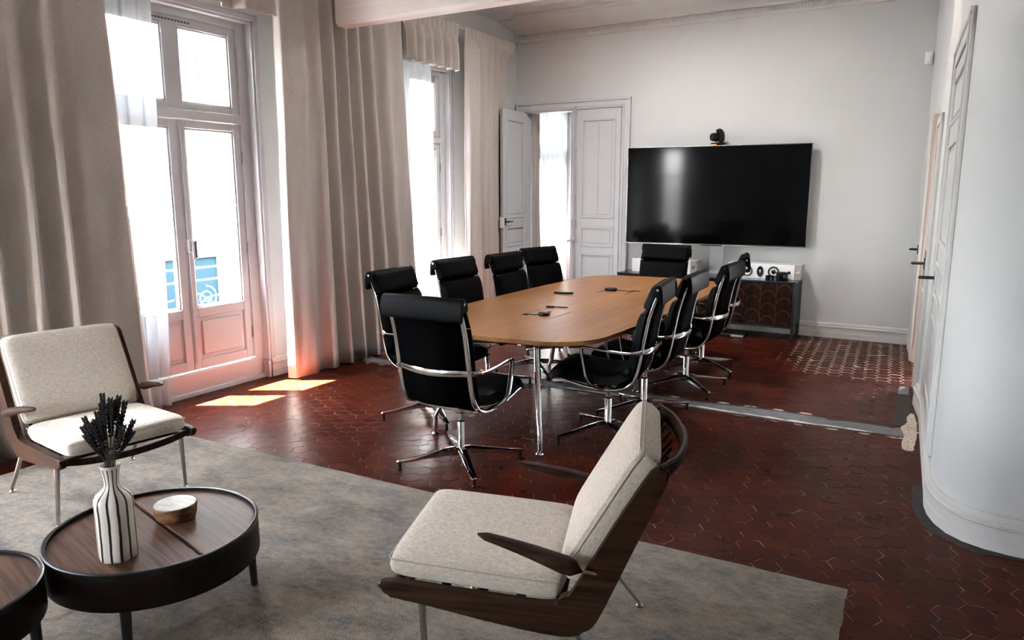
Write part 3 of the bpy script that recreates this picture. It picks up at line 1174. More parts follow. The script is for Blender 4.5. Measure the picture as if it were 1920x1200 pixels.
# ================================================================== CURTAINS
def curtain(name, knots, z0, z1, m, header=.13, ny=9, nz=22, amp=1.0, thick=.005, wob=.006, bow=0.0, cap=False, xpl=-4.78, pinch=.085, seed=1):
    """knots: (y_top, y_bottom, x); sheet follows them and gathers into small pleats at the heading"""
    rnd = random.Random(seed)
    bm = NB()
    K = []
    for i in range(len(knots) - 1):
        a, b = knots[i], knots[i + 1]
        for k in range(ny):
            t = k / ny
            s = (1 - math.cos(t * PI)) / 2
            K.append((a[0] + (b[0] - a[0]) * t, a[1] + (b[1] - a[1]) * t, a[2] + (b[2] - a[2]) * s))
    K.append(knots[-1])
    ph = [rnd.uniform(0, 6) for _ in range(4)]
    rows = []
    zs = []
    H = z1 - z0
    for j in range(nz + 1):
        zs.append(j / nz)
    if header:
        zs = [v * (1 - (header + .1) / H) for v in zs] + [1 - .075 / H - header / H * .35, 1 - header / H * .8, 1 - header / H * .5, 1 - .01 / H, 1.0]
    for v in zs:
        z = z0 + H * v
        row = []
        for (yt, yb, x) in K:
            y = yb + (yt - yb) * v ** .8
            xx = xpl + (x - xpl) * amp * (1 - .25 * v)
            w = wob * (math.sin(y * 31 + z * 2.1 + ph[0]) + .6 * math.sin(y * 55 - z * 3.3 + ph[1])) * (1 - .3 * v)
            xx += w
            if cap and yt > 7.55:
                kk = max(0, min(1, (.97 - v) / .2)); kk = kk * kk * (3 - 2 * kk) * min(1, (yt - 7.55) / .4)
                xx -= .055 * kk
                y += .13 * kk * min(1, max(0, (yt - 7.7) / .4))
            y += wob * .6 * math.sin(z * 2.7 + y * 17 + ph[2])
            xx += bow * math.sin(v * PI)
            if header:
                hd = (z - (z1 - header - .1)) / .1
                hd = max(0, min(1, hd))
                hx = xpl + .026 * abs(math.cos(PI * y / pinch)) ** .6 - .012
                xx = xx * (1 - hd) + hx * hd
            row.append(bm.verts.new((xx, y, z)))
        rows.append(row)
    for A, B in zip(rows, rows[1:]):
        for k in range(len(A) - 1):
            bm.faces.new((A[k], A[k + 1], B[k + 1], B[k]))
    o = obj(name, bm, m, smooth=True)
    if thick:
        md = o.modifiers.new('thickness', 'SOLIDIFY')
        md.thickness = thick
        md.offset = 0
    return o


CR, TR = -4.705, -4.855
c = curtain('curtain', [(1.75, 1.80, CR), (1.86, 1.90, TR), (1.97, 2.02, CR), (2.06, 2.10, TR), (2.18, 2.19, CR), (2.28, 2.28, TR), (2.42, 2.38, CR), (2.53, 2.50, TR), (2.61, 2.60, CR + .01), (2.70, 2.70, TR), (2.78, 2.80, TR + .05), (2.98, 3.07, -4.765), (3.00, 3.115, -4.79)],
            .02, 3.45, 'curtain', seed=2)
tag(c, 'taupe linen curtain at the far left, behind the left lounge chair', 'curtain', 'taupe curtains along the window wall')
c = curtain('curtain', [(4.44, 4.40, -4.80), (4.47, 4.42, -4.73), (4.66, 4.62, CR + .005), (4.74, 4.78, -4.76), (4.86, 4.93, CR + .01), (4.93, 4.99, TR), (5.02, 5.12, CR), (5.10, 5.24, TR + .03)],
            .02, 3.45, 'curtain', seed=3)
tag(c, 'taupe curtain just right of the nearer french window, pink sunlit hem', 'curtain', 'taupe curtains along the window wall')
c = curtain('curtain', [(5.13, 5.27, TR), (5.20, 5.33, CR), (5.28, 5.42, TR), (5.36, 5.52, CR), (5.45, 5.62, TR), (5.54, 5.74, CR), (5.64, 5.86, TR + .02), (5.76, 5.98, CR), (5.86, 6.08, TR + .04), (6.02, 6.26, -4.755), (6.05, 6.29, -4.78)],
            .02, 3.45, 'curtain', seed=4)
tag(c, 'taupe curtain hanging below the white beam, left of the farther window', 'curtain', 'taupe curtains along the window wall')
c = curtain('curtain', [(7.21, 7.20, -4.79), (7.26, 7.24, -4.73), (7.42, 7.44, CR), (7.50, 7.52, TR), (7.62, 7.62, CR - .02), (7.71, 7.70, TR - .02), (7.82, 7.80, CR - .06), (7.92, 7.89, TR - .05), (8.02, 7.98, CR - .12), (8.12, 8.07, TR - .08), (8.22, 8.16, CR - .16), (8.33, 8.25, TR - .08)],
            .02, 3.45, 'curtain', seed=5, cap=True)
tag(c, 'taupe curtain in the back corner beside the open double door', 'curtain', 'taupe curtains along the window wall')
c = curtain('valance', [(3.05, 3.05, TR), (3.15, 3.15, CR), (3.26, 3.26, TR), (3.37, 3.37, CR), (3.48, 3.48, TR), (3.60, 3.60, CR), (3.72, 3.72, TR + .03), (3.85, 3.85, CR), (3.98, 3.98, TR + .03), (4.05, 4.05, TR + .06), (4.10, 4.10, CR), (4.30, 4.30, -4.73), (4.40, 4.40, -4.71), (4.42, 4.42, -4.74)],
            3.0, 3.45, 'curtain', nz=6, seed=6)
tag(c, 'short gathered taupe valance over the nearer french window', 'valance')
V2 = []
y = 6.07
k = 0
while y < 7.16:
    V2.append((y, y, CR - .005 if k % 2 == 0 else TR + .03)); y += (.075, .085, .062, .09)[k % 4]; k += 1
c = curtain('valance', V2, 2.945, 3.45, 'curtain', nz=7, seed=7)
tag(c, 'short gathered taupe valance over the farther window, scalloped lower edge', 'valance')
# curtain tracks
bm = NB(); box(bm, -4.84, -4.80, 1.7, 5.04, 3.43, 3.45)
tag(obj('curtain_track', bm, 'paint'), 'white curtain track above the nearer french window', 'track')
bm = NB(); box(bm, -4.84, -4.80, 5.24, 8.36, 3.43, 3.45)
tag(obj('curtain_track', bm, 'paint'), 'white curtain track above the farther window', 'track')
# sheers
def waves(y0t, y1t, y0b, y1b, n, x, a):
    return [(y0t + (y1t - y0t) * i / n, y0b + (y1b - y0b) * i / n, x + (a if i % 2 else -a)) for i in range(n + 1)]
c = curtain('sheer_curtain', waves(2.86, 3.44, 2.95, 3.33, 9, -4.92, .028), .03, 3.40, 'sheer', header=0, thick=0, xpl=-4.92, wob=.003, seed=8)
tag(c, 'white sheer curtain drawn to the left of the nearer french window', 'sheer curtain', 'white sheer curtains')
c = curtain('sheer_curtain', waves(5.98, 6.72, 6.0, 6.80, 11, -4.92, .028), .03, 3.40, 'sheer', header=0, thick=0, xpl=-4.92, wob=.003, seed=9)
tag(c, 'white sheer curtain across the left half of the farther window', 'sheer curtain', 'white sheer curtains')
c = curtain('sheer_curtain', waves(9.20, 10.25, 9.20, 10.25, 15, -4.97, .022), .03, 3.05, 'sheer', header=0, thick=0, xpl=-4.97, wob=.003, seed=10)
tag(c, 'white sheer curtain seen through the open double door', 'sheer curtain', 'white sheer curtains')
c = curtain('curtain', [(9.0, 9.0, -4.86), (9.04, 9.05, -4.93), (9.10, 9.12, -4.86), (9.17, 9.20, -4.93), (9.24, 9.26, -4.88)], .02, 3.1, 'curtain', xpl=-4.9, seed=11)
tag(c, 'taupe curtain in the next room, seen through the open double door', 'curtain', 'taupe curtains along the window wall')


# ================================================================== CONFERENCE CHAIRS
def pad(bm, path, hw, th, ny=12, n=14, edge=.0):
    """upholstered pad: path of (x,z) along the chair's side view; front = left of travel"""
    P = cr_spline([(p[0], 0, p[1]) for p in path], n // (len(path) - 1) + 1)
    N = len(P)
    F, B = [], []
    for i in range(N):
        t = (P[min(i + 1, N - 1)] - P[max(i - 1, 0)]).normalized()
        nrm = Vector((t.z, 0, -t.x))
        s = i / (N - 1)
        fs = max(0, 1 - abs(2 * s - 1) ** 6) ** .4
        rf, rb = [], []
        for j in range(ny + 1):
            v = -1 + 2 * j / ny
            # concentrate columns at the edges
            v = math.copysign(abs(v) ** .6, v)
            fy = max(0, 1 - abs(v) ** 8) ** .45
            q = P[i] + Vector((0, v * hw, 0))
            rf.append(bm.verts.new(q + nrm * (th * fs * fy + .001)))
            rb.append(bm.verts.new(q - nrm * (.012 * fs * fy + .001)))
        F.append(rf); B.append(rb)
    for i in range(N - 1):
        for j in range(ny):
            bm.faces.new((F[i][j], F[i][j + 1], F[i + 1][j + 1], F[i + 1][j]))
            bm.faces.new((B[i][j + 1], B[i][j], B[i + 1][j], B[i + 1][j + 1]))
    for i in range(N - 1):
        bm.faces.new((F[i][0], F[i + 1][0], B[i + 1][0], B[i][0]))
        bm.faces.new((F[i + 1][ny], F[i][ny], B[i][ny], B[i + 1][ny]))
    for j in range(ny):
        bm.faces.new((F[0][j + 1], F[0][j], B[0][j], B[0][j + 1]))
        bm.faces.new((F[-1][j], F[-1][j + 1], B[-1][j + 1], B[-1][j]))


def conference_chair():
    t = empty('conference_chair')
    RIB = [(-.352, 1.045), (-.318, .96), (-.288, .86), (-.268, .76), (-.250, .65), (-.232, .55), (-.205, .465), (-.165, .425), (-.09, .405), (.03, .405), (.15, .425), (.25, .45), (.31, .455)]
    # upholstery
    bm = NB()
    pad(bm, [(-.215, .50), (-.10, .436), (.04, .430), (.17, .442), (.27, .456), (.325, .430)][::-1], .262, .062)
    obj('seat', bm, 'leather', t, smooth=True)
    bm = NB()
    pad(bm, [(-.287, .90), (-.266, .80), (-.250, .70), (-.235, .60), (-.205, .49)][::-1], .266, .056)
    obj('backrest', bm, 'leather', t, smooth=True)
    bm = NB()
    pad(bm, [(-.352, 1.055), (-.335, 1.01), (-.312, .955), (-.290, .905)][::-1], .266, .050)
    # leather rolls over the top and hangs down behind as one flap
    fl = cr_spline([(-.312, 1.000, 0), (-.318, 1.040, 0), (-.334, 1.064, 0), (-.354, 1.070, 0), (-.373, 1.057, 0), (-.381, 1.020, 0), (-.384, .985, 0), (-.382, .950, 0), (-.373, .941, 0), (-.363, .952, 0), (-.358, .99, 0), (-.345, 1.0, 0)], 3, closed=True)
    prism(bm, [(p.x, p.y) for p in fl], -.266, .266, bev=.0045, seg=2, M=Matrix(((1, 0, 0, 0), (0, 0, 1, 0), (0, 1, 0, 0), (0, 0, 0, 1))))
    obj('headrest', bm, 'leather', t, smooth=True)
    for s in (-1, 1):
        bm = NB()
        cyl(bm, (-.350, s * .262, 1.042), (-.350, s * .2695, 1.042), .008, n=10)
        obj('screw', bm, 'chrome', t)
    # rear membrane
    bm = NB()
    P = cr_spline([(p[0] - .006, 0, p[1]) for p in RIB[:9]], 3)
    A = [bm.verts.new(p + Vector((0, -.232, 0))) for p in P]
    B = [bm.verts.new(p + Vector((0, .232, 0))) for p in P]
    for i in range(len(P) - 1):
        bm.faces.new((A[i], B[i], B[i + 1], A[i + 1]))
    o = obj('back_shell', bm, 'black_mesh', t, smooth=True)
    md = o.modifiers.new('thickness', 'SOLIDIFY'); md.thickness = .012; md.offset = -1
    # side ribs
    for s in (-1, 1):
        bm = NB()
        P = cr_spline([(p[0] - .012 if i < 7 else p[0], s * .238, p[1] - (.012 if i >= 7 else 0)) for i, p in enumerate(RIB)], 3)
        sweep(bm, P, [(.009, .0145)] * len(P), up=(0, 1, 0), n=10, power=.55)
        obj('side_rib', bm, 'chrome', t, smooth=True)
    # wrap-around arm band
    AR = [(.099, .292, .668), (.04, .293, .664), (-.06, .290, .652), (-.16, .283, .644), (-.225, .272, .645), (-.262, .245, .648), (-.285, .18, .646), (-.305, .09, .642), (-.312, 0, .640)]
    full = AR + [(x, -y, z) for x, y, z in AR[-2::-1]]
    P = cr_spline(full, 4)
    rr = []
    for p in P:
        if p.x < -.22:
            rr.append((.007, .016 + .004 * (1 - abs(p.y) / .27)))
        else:
            rr.append((.012, .009))
    bm = NB()
    sweep(bm, P, rr, up=(0, 0, 1), n=8, power=.8)
    obj('arm_band', bm, 'chrome', t, smooth=True)
    for s in (-1, 1):
        bm = NB()
        P = cr_spline([(.085, s * .292, .668), (.104, s * .292, .662), (.106, s * .292, .63), (.09, s * .290, .54), (.070, s * .284, .46), (.035, s * .270, .418), (-.02, s * .246, .400), (-.05, s * .238, .398)], 4)
        sweep(bm, P, [(.010, .013)] * len(P), up=(0, 1, 0), n=8, power=.7)
        obj('arm_post', bm, 'chrome', t, smooth=True)
        bm = NB()
        cyl(bm, (-.250, s * .238, .648), (-.268, s * .262, .648), .010, n=8)
        obj('arm_bolt', bm, 'chrome', t)
    # under-seat spider, column, base
    bm = NB()
    for sx in (-.13, .12):
        for s in (-1, 1):
            P = cr_spline([(0, 0, .352), (sx * .35, s * .08, .362), (sx * .8, s * .17, .383), (sx, s * .236, .402)], 4)
            sweep(bm, P, [(.034 - .018 * i / (len(P) - 1), .018 - .008 * i / (len(P) - 1)) for i in range(len(P))], up=(0, 0, 1), n=8)
    lathe(bm, [(0, .325), (.03, .325), (.036, .345), (.034, .368), (0, .372)], 14)
    obj('seat_spider', bm, 'chrome', t, smooth=True)
    bm = NB()
    lathe(bm, [(0, .07), (.030, .07), (.030, .09), (.0235, .105), (.0235, .27), (.020, .275), (.0165, .277), (.0165, .33), (0, .33)], 16)
    col = obj('column', bm, 'chrome', t, smooth=True)
    bm = NB()
    lathe(bm, [(.0168, .272), (.0255, .272), (.0255, .282), (.0168, .284)], 16)
    obj('collar', bm, 'black_plastic', col)
    for k in range(4):
        a = PI / 4 + k * PI / 2
        ca, sa = math.cos(a), math.sin(a)
        bm = NB()
        pts = [(.012, .088), (.06, .092), (.16, .080), (.27, .064), (.375, .054), (.384, .050)]
        ww = [(.026, .028), (.032, .024), (.027, .018), (.022, .013), (.018, .010), (.013, .008)]
        sweep(bm, [(r * ca, r * sa, z) for r, z in pts], ww, up=(0, 0, 1), n=8, power=.75)
        lg = obj('leg', bm, 'chrome', t, smooth=True)
        bm = NB()
        lathe(bm, [(0, 0), (.013, 0), (.014, .012), (.011, .016), (.011, .05), (0, .05)], 12, (.370 * ca, .370 * sa, 0))
        obj('glide', bm, 'black_plastic', lg)
    return t


G = 'black leather conference chairs round the oak table'
spots = [
    (-2.364, 3.482, 90.2, 'black leather chair at the near end of the table, its back to us'),
    (-3.092, 4.205, 4.6, 'black leather chair nearest us on the curtain side of the table'),
    (-3.185, 5.097, -4.3, 'second black leather chair from the near end, curtain side of the table'),
    (-3.089, 5.784, -.7, 'third black leather chair on the curtain side, overlapping the fourth'),
    (-3.156, 6.526, -11.1, 'black leather chair on the curtain side farthest down the table, before the doorway'),
    (-1.794, 4.388, 188.5, 'black leather chair nearest us on the bare-floor side of the table'),
    (-1.766, 5.002, 183.2, 'second black leather chair along the bare-floor side of the table'),
    (-1.717, 5.886, 180.0, 'third black leather chair along the bare-floor side, in front of the sideboard'),
    (-1.783, 6.60, 192.7, 'black leather chair farthest on the bare-floor side, mostly hidden, rolled top showing'),
    (-2.492, 7.239, 267.4, 'black leather chair at the far end of the table facing us, below the television'),
]
proto = conference_chair()
for i, (x, y, a, lab) in enumerate(spots):
    o = proto if i == 0 else copy_tree(proto)
    o.location = (x, y, 0)
    o.rotation_euler = (0, 0, R(a))
    tag(o, lab, 'chair', G)

# ================================================================== CONFERENCE TABLE
TX, TY0, TY1 = -2.43, 3.74, 7.36
TYC = (TY0 + TY1) / 2
t = thing('conference_table', 'long boat-shaped oak veneer conference table on chrome legs', 'table', (TX, TYC, 0))


def outline(inset=0.0):
    L = (TY1 - TY0) / 2 - inset
    pts = []
    def halfw(y):
        return .775 - .075 * (y / 1.81) ** 2 - inset
    Rc = .42
    n = 24
    yc = L - Rc
    right = []
    for i in range(n + 1):
        y = -yc + 2 * yc * i / n
        right.append((halfw(y), y))
    # corner top right
    x0 = halfw(yc)
    cx = x0 - Rc
    corner = [(cx + Rc * math.cos(a) ** .85, yc + (Rc - .03) * math.sin(a)) for a in [PI / 2 * k / 12 for k in range(1, 12)]]
    topm = [(cx * (1 - k / 5), L - .03 + .03 * math.sin(PI / 2 * k / 5)) for k in range(0, 6)]
    q = right + corner + topm
    # q covers x>0 from y=-yc up; complete by symmetry
    full = q + [(-x, y) for x, y in reversed(q[:-1])]
    # bottom
    bc = [(-x, -y) for x, y in (corner + topm)]
    full = full + bc + [(-x, y) for x, y in reversed(bc[:-1])]
    return full


bm = NB(); prism(bm, outline(), .716, .742, bev=.004, seg=2)
top = obj('tabletop', bm, 'oak', t)
bm = NB()
o1 = outline(.0); o2 = outline(.035)
a = [bm.verts.new((p[0], p[1], .7165)) for p in outline(.002)]
b = [bm.verts.new((p[0], p[1], .702)) for p in o2]
for i in range(len(a)):
    bm.faces.new((a[i], a[(i + 1) % len(a)], b[(i + 1) % len(a)], b[i]))
bm.faces.new(b[::-1])
obj('underside', bm, 'dark_wood', t)
for yy in (-.85, .55):
    lid = None
    bm = NB(); box(bm, -.13, .13, yy - .10, yy + .10, .7415, .7426)
    lid = obj('cable_flap', bm, 'oak', t)
    for s in (-1, 1):
        bm = NB(); box(bm, s * .128 - .006, s * .128 + .006, yy - .15, yy + .15, .7418, .7432)
        obj('slot', bm, 'black_plastic', lid)
# rails and legs
for s in (-1, 1):
    bm = NB()
    box(bm, s * .30 - .02, s * .30 + .02, -1.66, 1.66, .665, .703, .004)
    obj('rail', bm, 'black_metal', t)
for yy, dy in ((-1.55, -.14), (0, 0.0), (1.55, .14)):
    bm = NB()
    box(bm, -.40, .40, yy - .02, yy + .02, .67, .703, .004)
    cyl(bm, (-.34, yy, .66), (.34, yy, .66), .012)
    obj('crossbar', bm, 'chrome', t)
    for s in (-1, 1):
        bm = NB()
        top_ = Vector((s * .30, yy, .675)); ft = Vector((s * .40, yy + dy - .0, .05))
        P = [top_, top_.lerp(ft, .1), top_.lerp(ft, .5), top_.lerp(ft, .78), ft + Vector((0, 0, .08)), Vector((ft.x, ft.y, .03))]
        sweep(bm, P, [(.026, .030), (.024, .028), (.020, .024), (.018, .020), (.0175, .019), (.017, .018)], up=(0, 1, 0), n=12)
        lg = obj('leg', bm, 'chrome', t, smooth=True)
        bm = NB()
        lathe(bm, [(0, 0), (.024, 0), (.026, .006), (.020, .016), (.010, .02), (.010, .034), (0, .034)], 14, (ft.x, ft.y, 0))
        obj('glide', bm, 'chrome', lg, smooth=True)
TZ = .742


def put(name, label, cat, x, y, rz=0, group=None, z=TZ):
    return thing(name, label, cat, (x, y, z), rz, group)


# things on the conference table
g = 'wireless presentation devices on the conference table'
p = put('conference_puck', 'round black puck with a short cable on the table, nearest the cable flap', 'device', -2.40, 4.62, R(200), g)
bm = NB(); lathe(bm, [(0, 0), (.040, 0), (.044, .006), (.044, .017), (.040, .023), (.030, .025), (0, .025)], 28)
b_ = obj('body', bm, 'black_plastic', p, smooth=True)
bm = NB(); sweep(bm, cr_spline([(.04, 0, .01), (.07, .012, .006), (.10, -.005, .006), (.125, .01, .008)], 5), .0028, n=6)
sweep(bm, [(.115, .01, .008), (.150, .016, .008)], [(.008, .005)] * 2, n=8, power=.5)
obj('cable', bm, 'black_plastic', p)
p = put('conference_puck', 'oval black puck with a thin cable on the far half of the table', 'device', -2.50, 6.12, R(8), g)
bm = NB(); lathe(bm, [(0, 0), (.050, 0), (.056, .006), (.056, .018), (.050, .025), (0, .027)], 28)
obj('body', bm, 'black_plastic', p, smooth=True)
bm = NB(); sweep(bm, cr_spline([(.05, 0, .01), (.10, .012, .004), (.17, -.012, .004), (.20, .03, .004), (.26, .02, .004)], 5), .003, n=6)
obj('cable', bm, 'black_plastic', p)
p = put('usb_adapter', 'small black adapter with a looped cable lying behind the round puck', 'device', -2.52, 4.98, R(20), g)
bm = NB(); box(bm, -.045, .02, -.014, .014, 0, .014, .005, 2); obj('body', bm, 'black_plastic', p)
bm = NB(); sweep(bm, cr_spline([(.02, .004, .007), (.07, .01, .005), (.115, .004, .005), (.118, -.008, .005), (.07, -.012, .005), (.03, -.004, .007)], 5), .0032, n=6)
obj('cable', bm, 'black_plastic', p)
p = put('cable_plug', 'short black plug lying across the nearer cable flap', 'device', -2.45, 4.72, R(62), g)
bm = NB(); box(bm, -.05, .05, -.007, .007, 0, .010, .003, 2); obj('body', bm, 'black_plastic', p)
bm = NB(); box(bm, .05, .062, -.005, .005, .002, .008, .001); obj('connector', bm, 'steel', p)
p = put('remote_control', 'slim black remote control lying crosswise on the table', 'remote control', -2.78, 5.72, R(14))
bm = NB(); box(bm, -.085, .085, -.020, .020, .0, .018, .006, 3); b_ = obj('body', bm, 'black_plastic', p)
bm = NB()
for i in range(5):
    for j in (-1, 0, 1):
        lathe(bm, [(.0035, 0), (.0035, .0012), (0, .0012)], 8, (-.06 + i * .022, j * .010, .018))
obj('button', bm, 'grey_plastic', p)


# ================================================================== LOUNGE CHAIRS
def boomerang(bm, s):
    """solid side member as an extruded outline (x,z) at y = s"""
    out = [(.372, .362), (.360, .380), (.20, .372), (.0, .362), (-.13, .356), (-.185, .360), (-.222, .378), (-.262, .440), (-.335, .575), (-.410, .710), (-.468, .806), (-.490, .822), (-.512, .815), (-.520, .795),
           (-.490, .715), (-.440, .600), (-.385, .468), (-.335, .350), (-.308, .300), (-.270, .268), (-.210, .256), (-.10, .264), (.05, .284), (.20, .308), (.30, .322), (.355, .330), (.374, .345)]
    P = cr_spline([(p[0], 0, p[1]) for p in out], 3, closed=True)
    th = .017
    a = [bm.verts.new((p.x, s - th, p.z)) for p in P]
    b = [bm.verts.new((p.x, s + th, p.z)) for p in P]
    n = len(P)
    f1 = bm.faces.new(a); f2 = bm.faces.new(b[::-1])
    for i in range(n):
        bm.faces.new((a[i], b[i], b[(i + 1) % n], a[(i + 1) % n]))
    es = list({e for f in (f1, f2) for e in f.edges})
    bmesh.ops.bevel(bm, geom=es, offset=.011, segments=3, affect='EDGES', profile=.5)


def cushion(name, parent, L, W, T, M):
    """rounded slab in local (x: length, y: width, z: thickness) placed by matrix M; welt round the rim"""
    bm = NB()
    nx, ny = 22, 22
    def surf(sign):
        rows = []
        for i in range(nx + 1):
            u = -1 + 2 * i / nx
            u = math.copysign(abs(u) ** .42, u)
            row = []
            for j in range(ny + 1):
                v = -1 + 2 * j / ny
                v = math.copysign(abs(v) ** .42, v)
                h = (max(0, 1 - abs(u) ** 10) ** .30) * (max(0, 1 - abs(v) ** 10) ** .30)
                # slight round of plan corners
                k = 1 - .045 * (abs(u) * abs(v)) ** 7
                puff = 1 + .10 * (1 - u * u) * (1 - v * v)
                row.append(bm.verts.new(M @ Vector((u * L / 2 * k, v * W / 2 * k, sign * T / 2 * h * puff))))
            rows.append(row)
        return rows
    A, B = surf(1), surf(-1)
    for i in range(nx):
        for j in range(ny):
            bm.faces.new((A[i][j], A[i + 1][j], A[i + 1][j + 1], A[i][j + 1]))
            bm.faces.new((B[i][j], B[i][j + 1], B[i + 1][j + 1], B[i + 1][j]))
    bmesh.ops.remove_doubles(bm, verts=bm.verts[:], dist=.0006)
    o = obj(name, bm, 'linen', parent, smooth=True)
    for p in o.data.polygons:
        p.use_smooth = True
    bm = NB()
    r = .03
    loop = []
    hx, hy = L / 2 - .0045, W / 2 - .0045
    for cx, cy, a0 in ((hx - r, hy - r, 0), (-hx + r, hy - r, PI / 2), (-hx + r, -hy + r, PI), (hx - r, -hy + r, 1.5 * PI)):
        for k in range(5):
            a = a0 + PI / 2 * k / 4
            loop.append(M @ Vector((cx + r * math.cos(a), cy + r * math.sin(a), T * .24)))
    up = (M.to_3x3() @ Vector((0, 0, 1)))
    sweep(bm, loop, .0018, up=up, n=6, closed=True)
    obj('welt', bm, 'piping', o)
    return o


def lounge_chair():
    t = empty('lounge_chair')
    for s in (-1, 1):
        bm = NB(); boomerang(bm, s * .312)
        obj('side_frame', bm, 'walnut', t, smooth=True)
    # curved cross rails: front, top of the back, lower back
    bm = NB()
    P = cr_spline([(.335, -.30, .352), (.345, -.18, .332), (.350, 0, .322), (.345, .18, .332), (.335, .30, .352)], 5)
    sweep(bm, P, [(.012, .017)] * len(P), up=(0, 0, 1), n=10, power=.7)
    obj('front_rail', bm, 'walnut', t, smooth=True)
    bm = NB()
    P = cr_spline([(-.492, -.318, .805), (-.545, -.20, .800), (-.572, 0, .797), (-.545, .20, .800), (-.492, .318, .805)], 5)
    sweep(bm, P, [(.011, .026)] * len(P), up=(-.3, 0, 1), n=10, power=.7)
    obj('top_rail', bm, 'walnut', t, smooth=True)
    for k in range(7):
        bm = NB()
        y = -.24 + k * .08
        P = cr_spline([(-.245, y, .335), (-.32, y, .47), (-.43, y, .66), (-.535 + .6 * y * y, y, .80)], 4)
        sweep(bm, P, [(.009, .005)] * len(P), up=(1, 0, .4), n=6)
        obj('back_slat', bm, 'walnut', t, smooth=True)
    for k in range(5):
        bm = NB()
        x = -.2 + k * .125
        sweep(bm, [(x, -.31, .336 + .03 * (x + .2)), (x, .31, .336 + .03 * (x + .2))], [(.018, .005)] * 2, up=(0, 0, 1), n=6)
        obj('seat_slat', bm, 'dark_wood', t)
    # cushions
    a = math.atan2(.03, .58)
    M = Matrix.Translation((.078, 0, .398)) @ Matrix.Rotation(-a, 4, 'Y')
    cushion('seat_cushion', t, .585, .585, .092, M)
    ang = math.atan2(.43, -.245)     # direction of the back (x,z)
    M = Matrix.Translation((-.345, 0, .632)) @ Matrix.Rotation(-ang, 4, 'Y') @ Matrix.Rotation(PI, 4, 'X')
    cushion('back_cushion', t, .50, .585, .104, M)
    # arms: teardrop paddles held by a steel pin
    for s in (-1, 1):
        bm = NB()
        c0_ = Vector((-.275, s * .345, .487)); c1_ = Vector((.055, s * .310, .562))
        P, rr = [], []
        for i in range(13):
            u = i / 12
            P.append(c0_.lerp(c1_, u) + Vector((0, 0, .006 * math.sin(u * PI))))
            w = math.sin(min(1, u / .13) * PI / 2) * (1 - .60 * max(0, (u - .15) / .85)) * (1 if u < .92 else math.sqrt(max(0.02, 1 - ((u - .92) / .08) ** 2)))
            rr.append((max(.003, .041 * w), max(.003, .024 * w)))
        sweep(bm, P, rr, up=(0, 0, 1), n=14)
        am = obj('armrest', bm, 'walnut', t, smooth=True)
        bm = NB(); cyl(bm, (-.270, s * .340, .486), (-.335, s * .318, .470), .0055, n=8)
        obj('pin', bm, 'brass', am)
    for s in (-1, 1):
        for (x0, z0, x1, nm) in ((.245, .325, .228, 'leg'), (-.245, .275, -.445, 'leg')):
            bm = NB()
            cyl(bm, (x0, s * .300, z0), (x1, s * .316, .018), .0125, .0085, n=12)
            lg = obj('leg', bm, 'steel', t, smooth=True)
            bm = NB(); lathe(bm, [(0, .0), (.014, 0), (.015, .005), (.008, .012), (0, .014)], 12, (x1, s * .317, 0))
            obj('glide', bm, 'steel', lg, smooth=True)
    return t


RZ = .012
lc = lounge_chair()
lc.location = (-1.203, 2.095, RZ); lc.rotation_euler = (0, 0, R(199.1))
tag(lc, 'cream and walnut lounge chair in the foreground, seen from its side and back', 'lounge chair', 'cream lounge chairs on the rug')
l2_ = copy_tree(lc)
l2_.location = (-3.74, 2.128, RZ); l2_.rotation_euler = (0, 0, R(-9.9))
tag(l2_, 'cream and walnut lounge chair facing us beside the left curtain', 'lounge chair', 'cream lounge chairs on the rug')

# ------------------------------------------------------------------ rug
bm = NB()
nx, ny = 90, 60
rot = R(1.5)
v = []
x0, x1, y0, y1 = -4.42, 0.0, -2.85, 0.0
for i in range(nx + 1):
    row = []
    for j in range(ny + 1):
        lx = x0 + (x1 - x0) * i / nx
        ly = y0 + (y1 - y0) * j / ny
        # rounded corner at the right far end
        e = min(lx - x0, x1 - lx, ly - y0, y1 - ly)
        z = RZ - .0008 + random.uniform(-.0007, .0006)
        if e < .02:
            z = RZ - .003
        if e < 1e-6:
            lx += random.uniform(-.002, .002); ly += random.uniform(-.002, .002); z = -.001
        row.append(bm.verts.new((lx, ly, z)))
    v.append(row)
for i in range(nx):
    for j in range(ny):
        bm.faces.new((v[i][j], v[i + 1][j], v[i + 1][j + 1], v[i][j + 1]))
rug = obj('rug', bm, 'rug', smooth=True)
rug.location = (-.19, 3.11, 0)
rug.rotation_euler = (0, 0, rot)
tag(rug, 'large taupe-grey short-pile rug under the lounge chairs', 'rug')


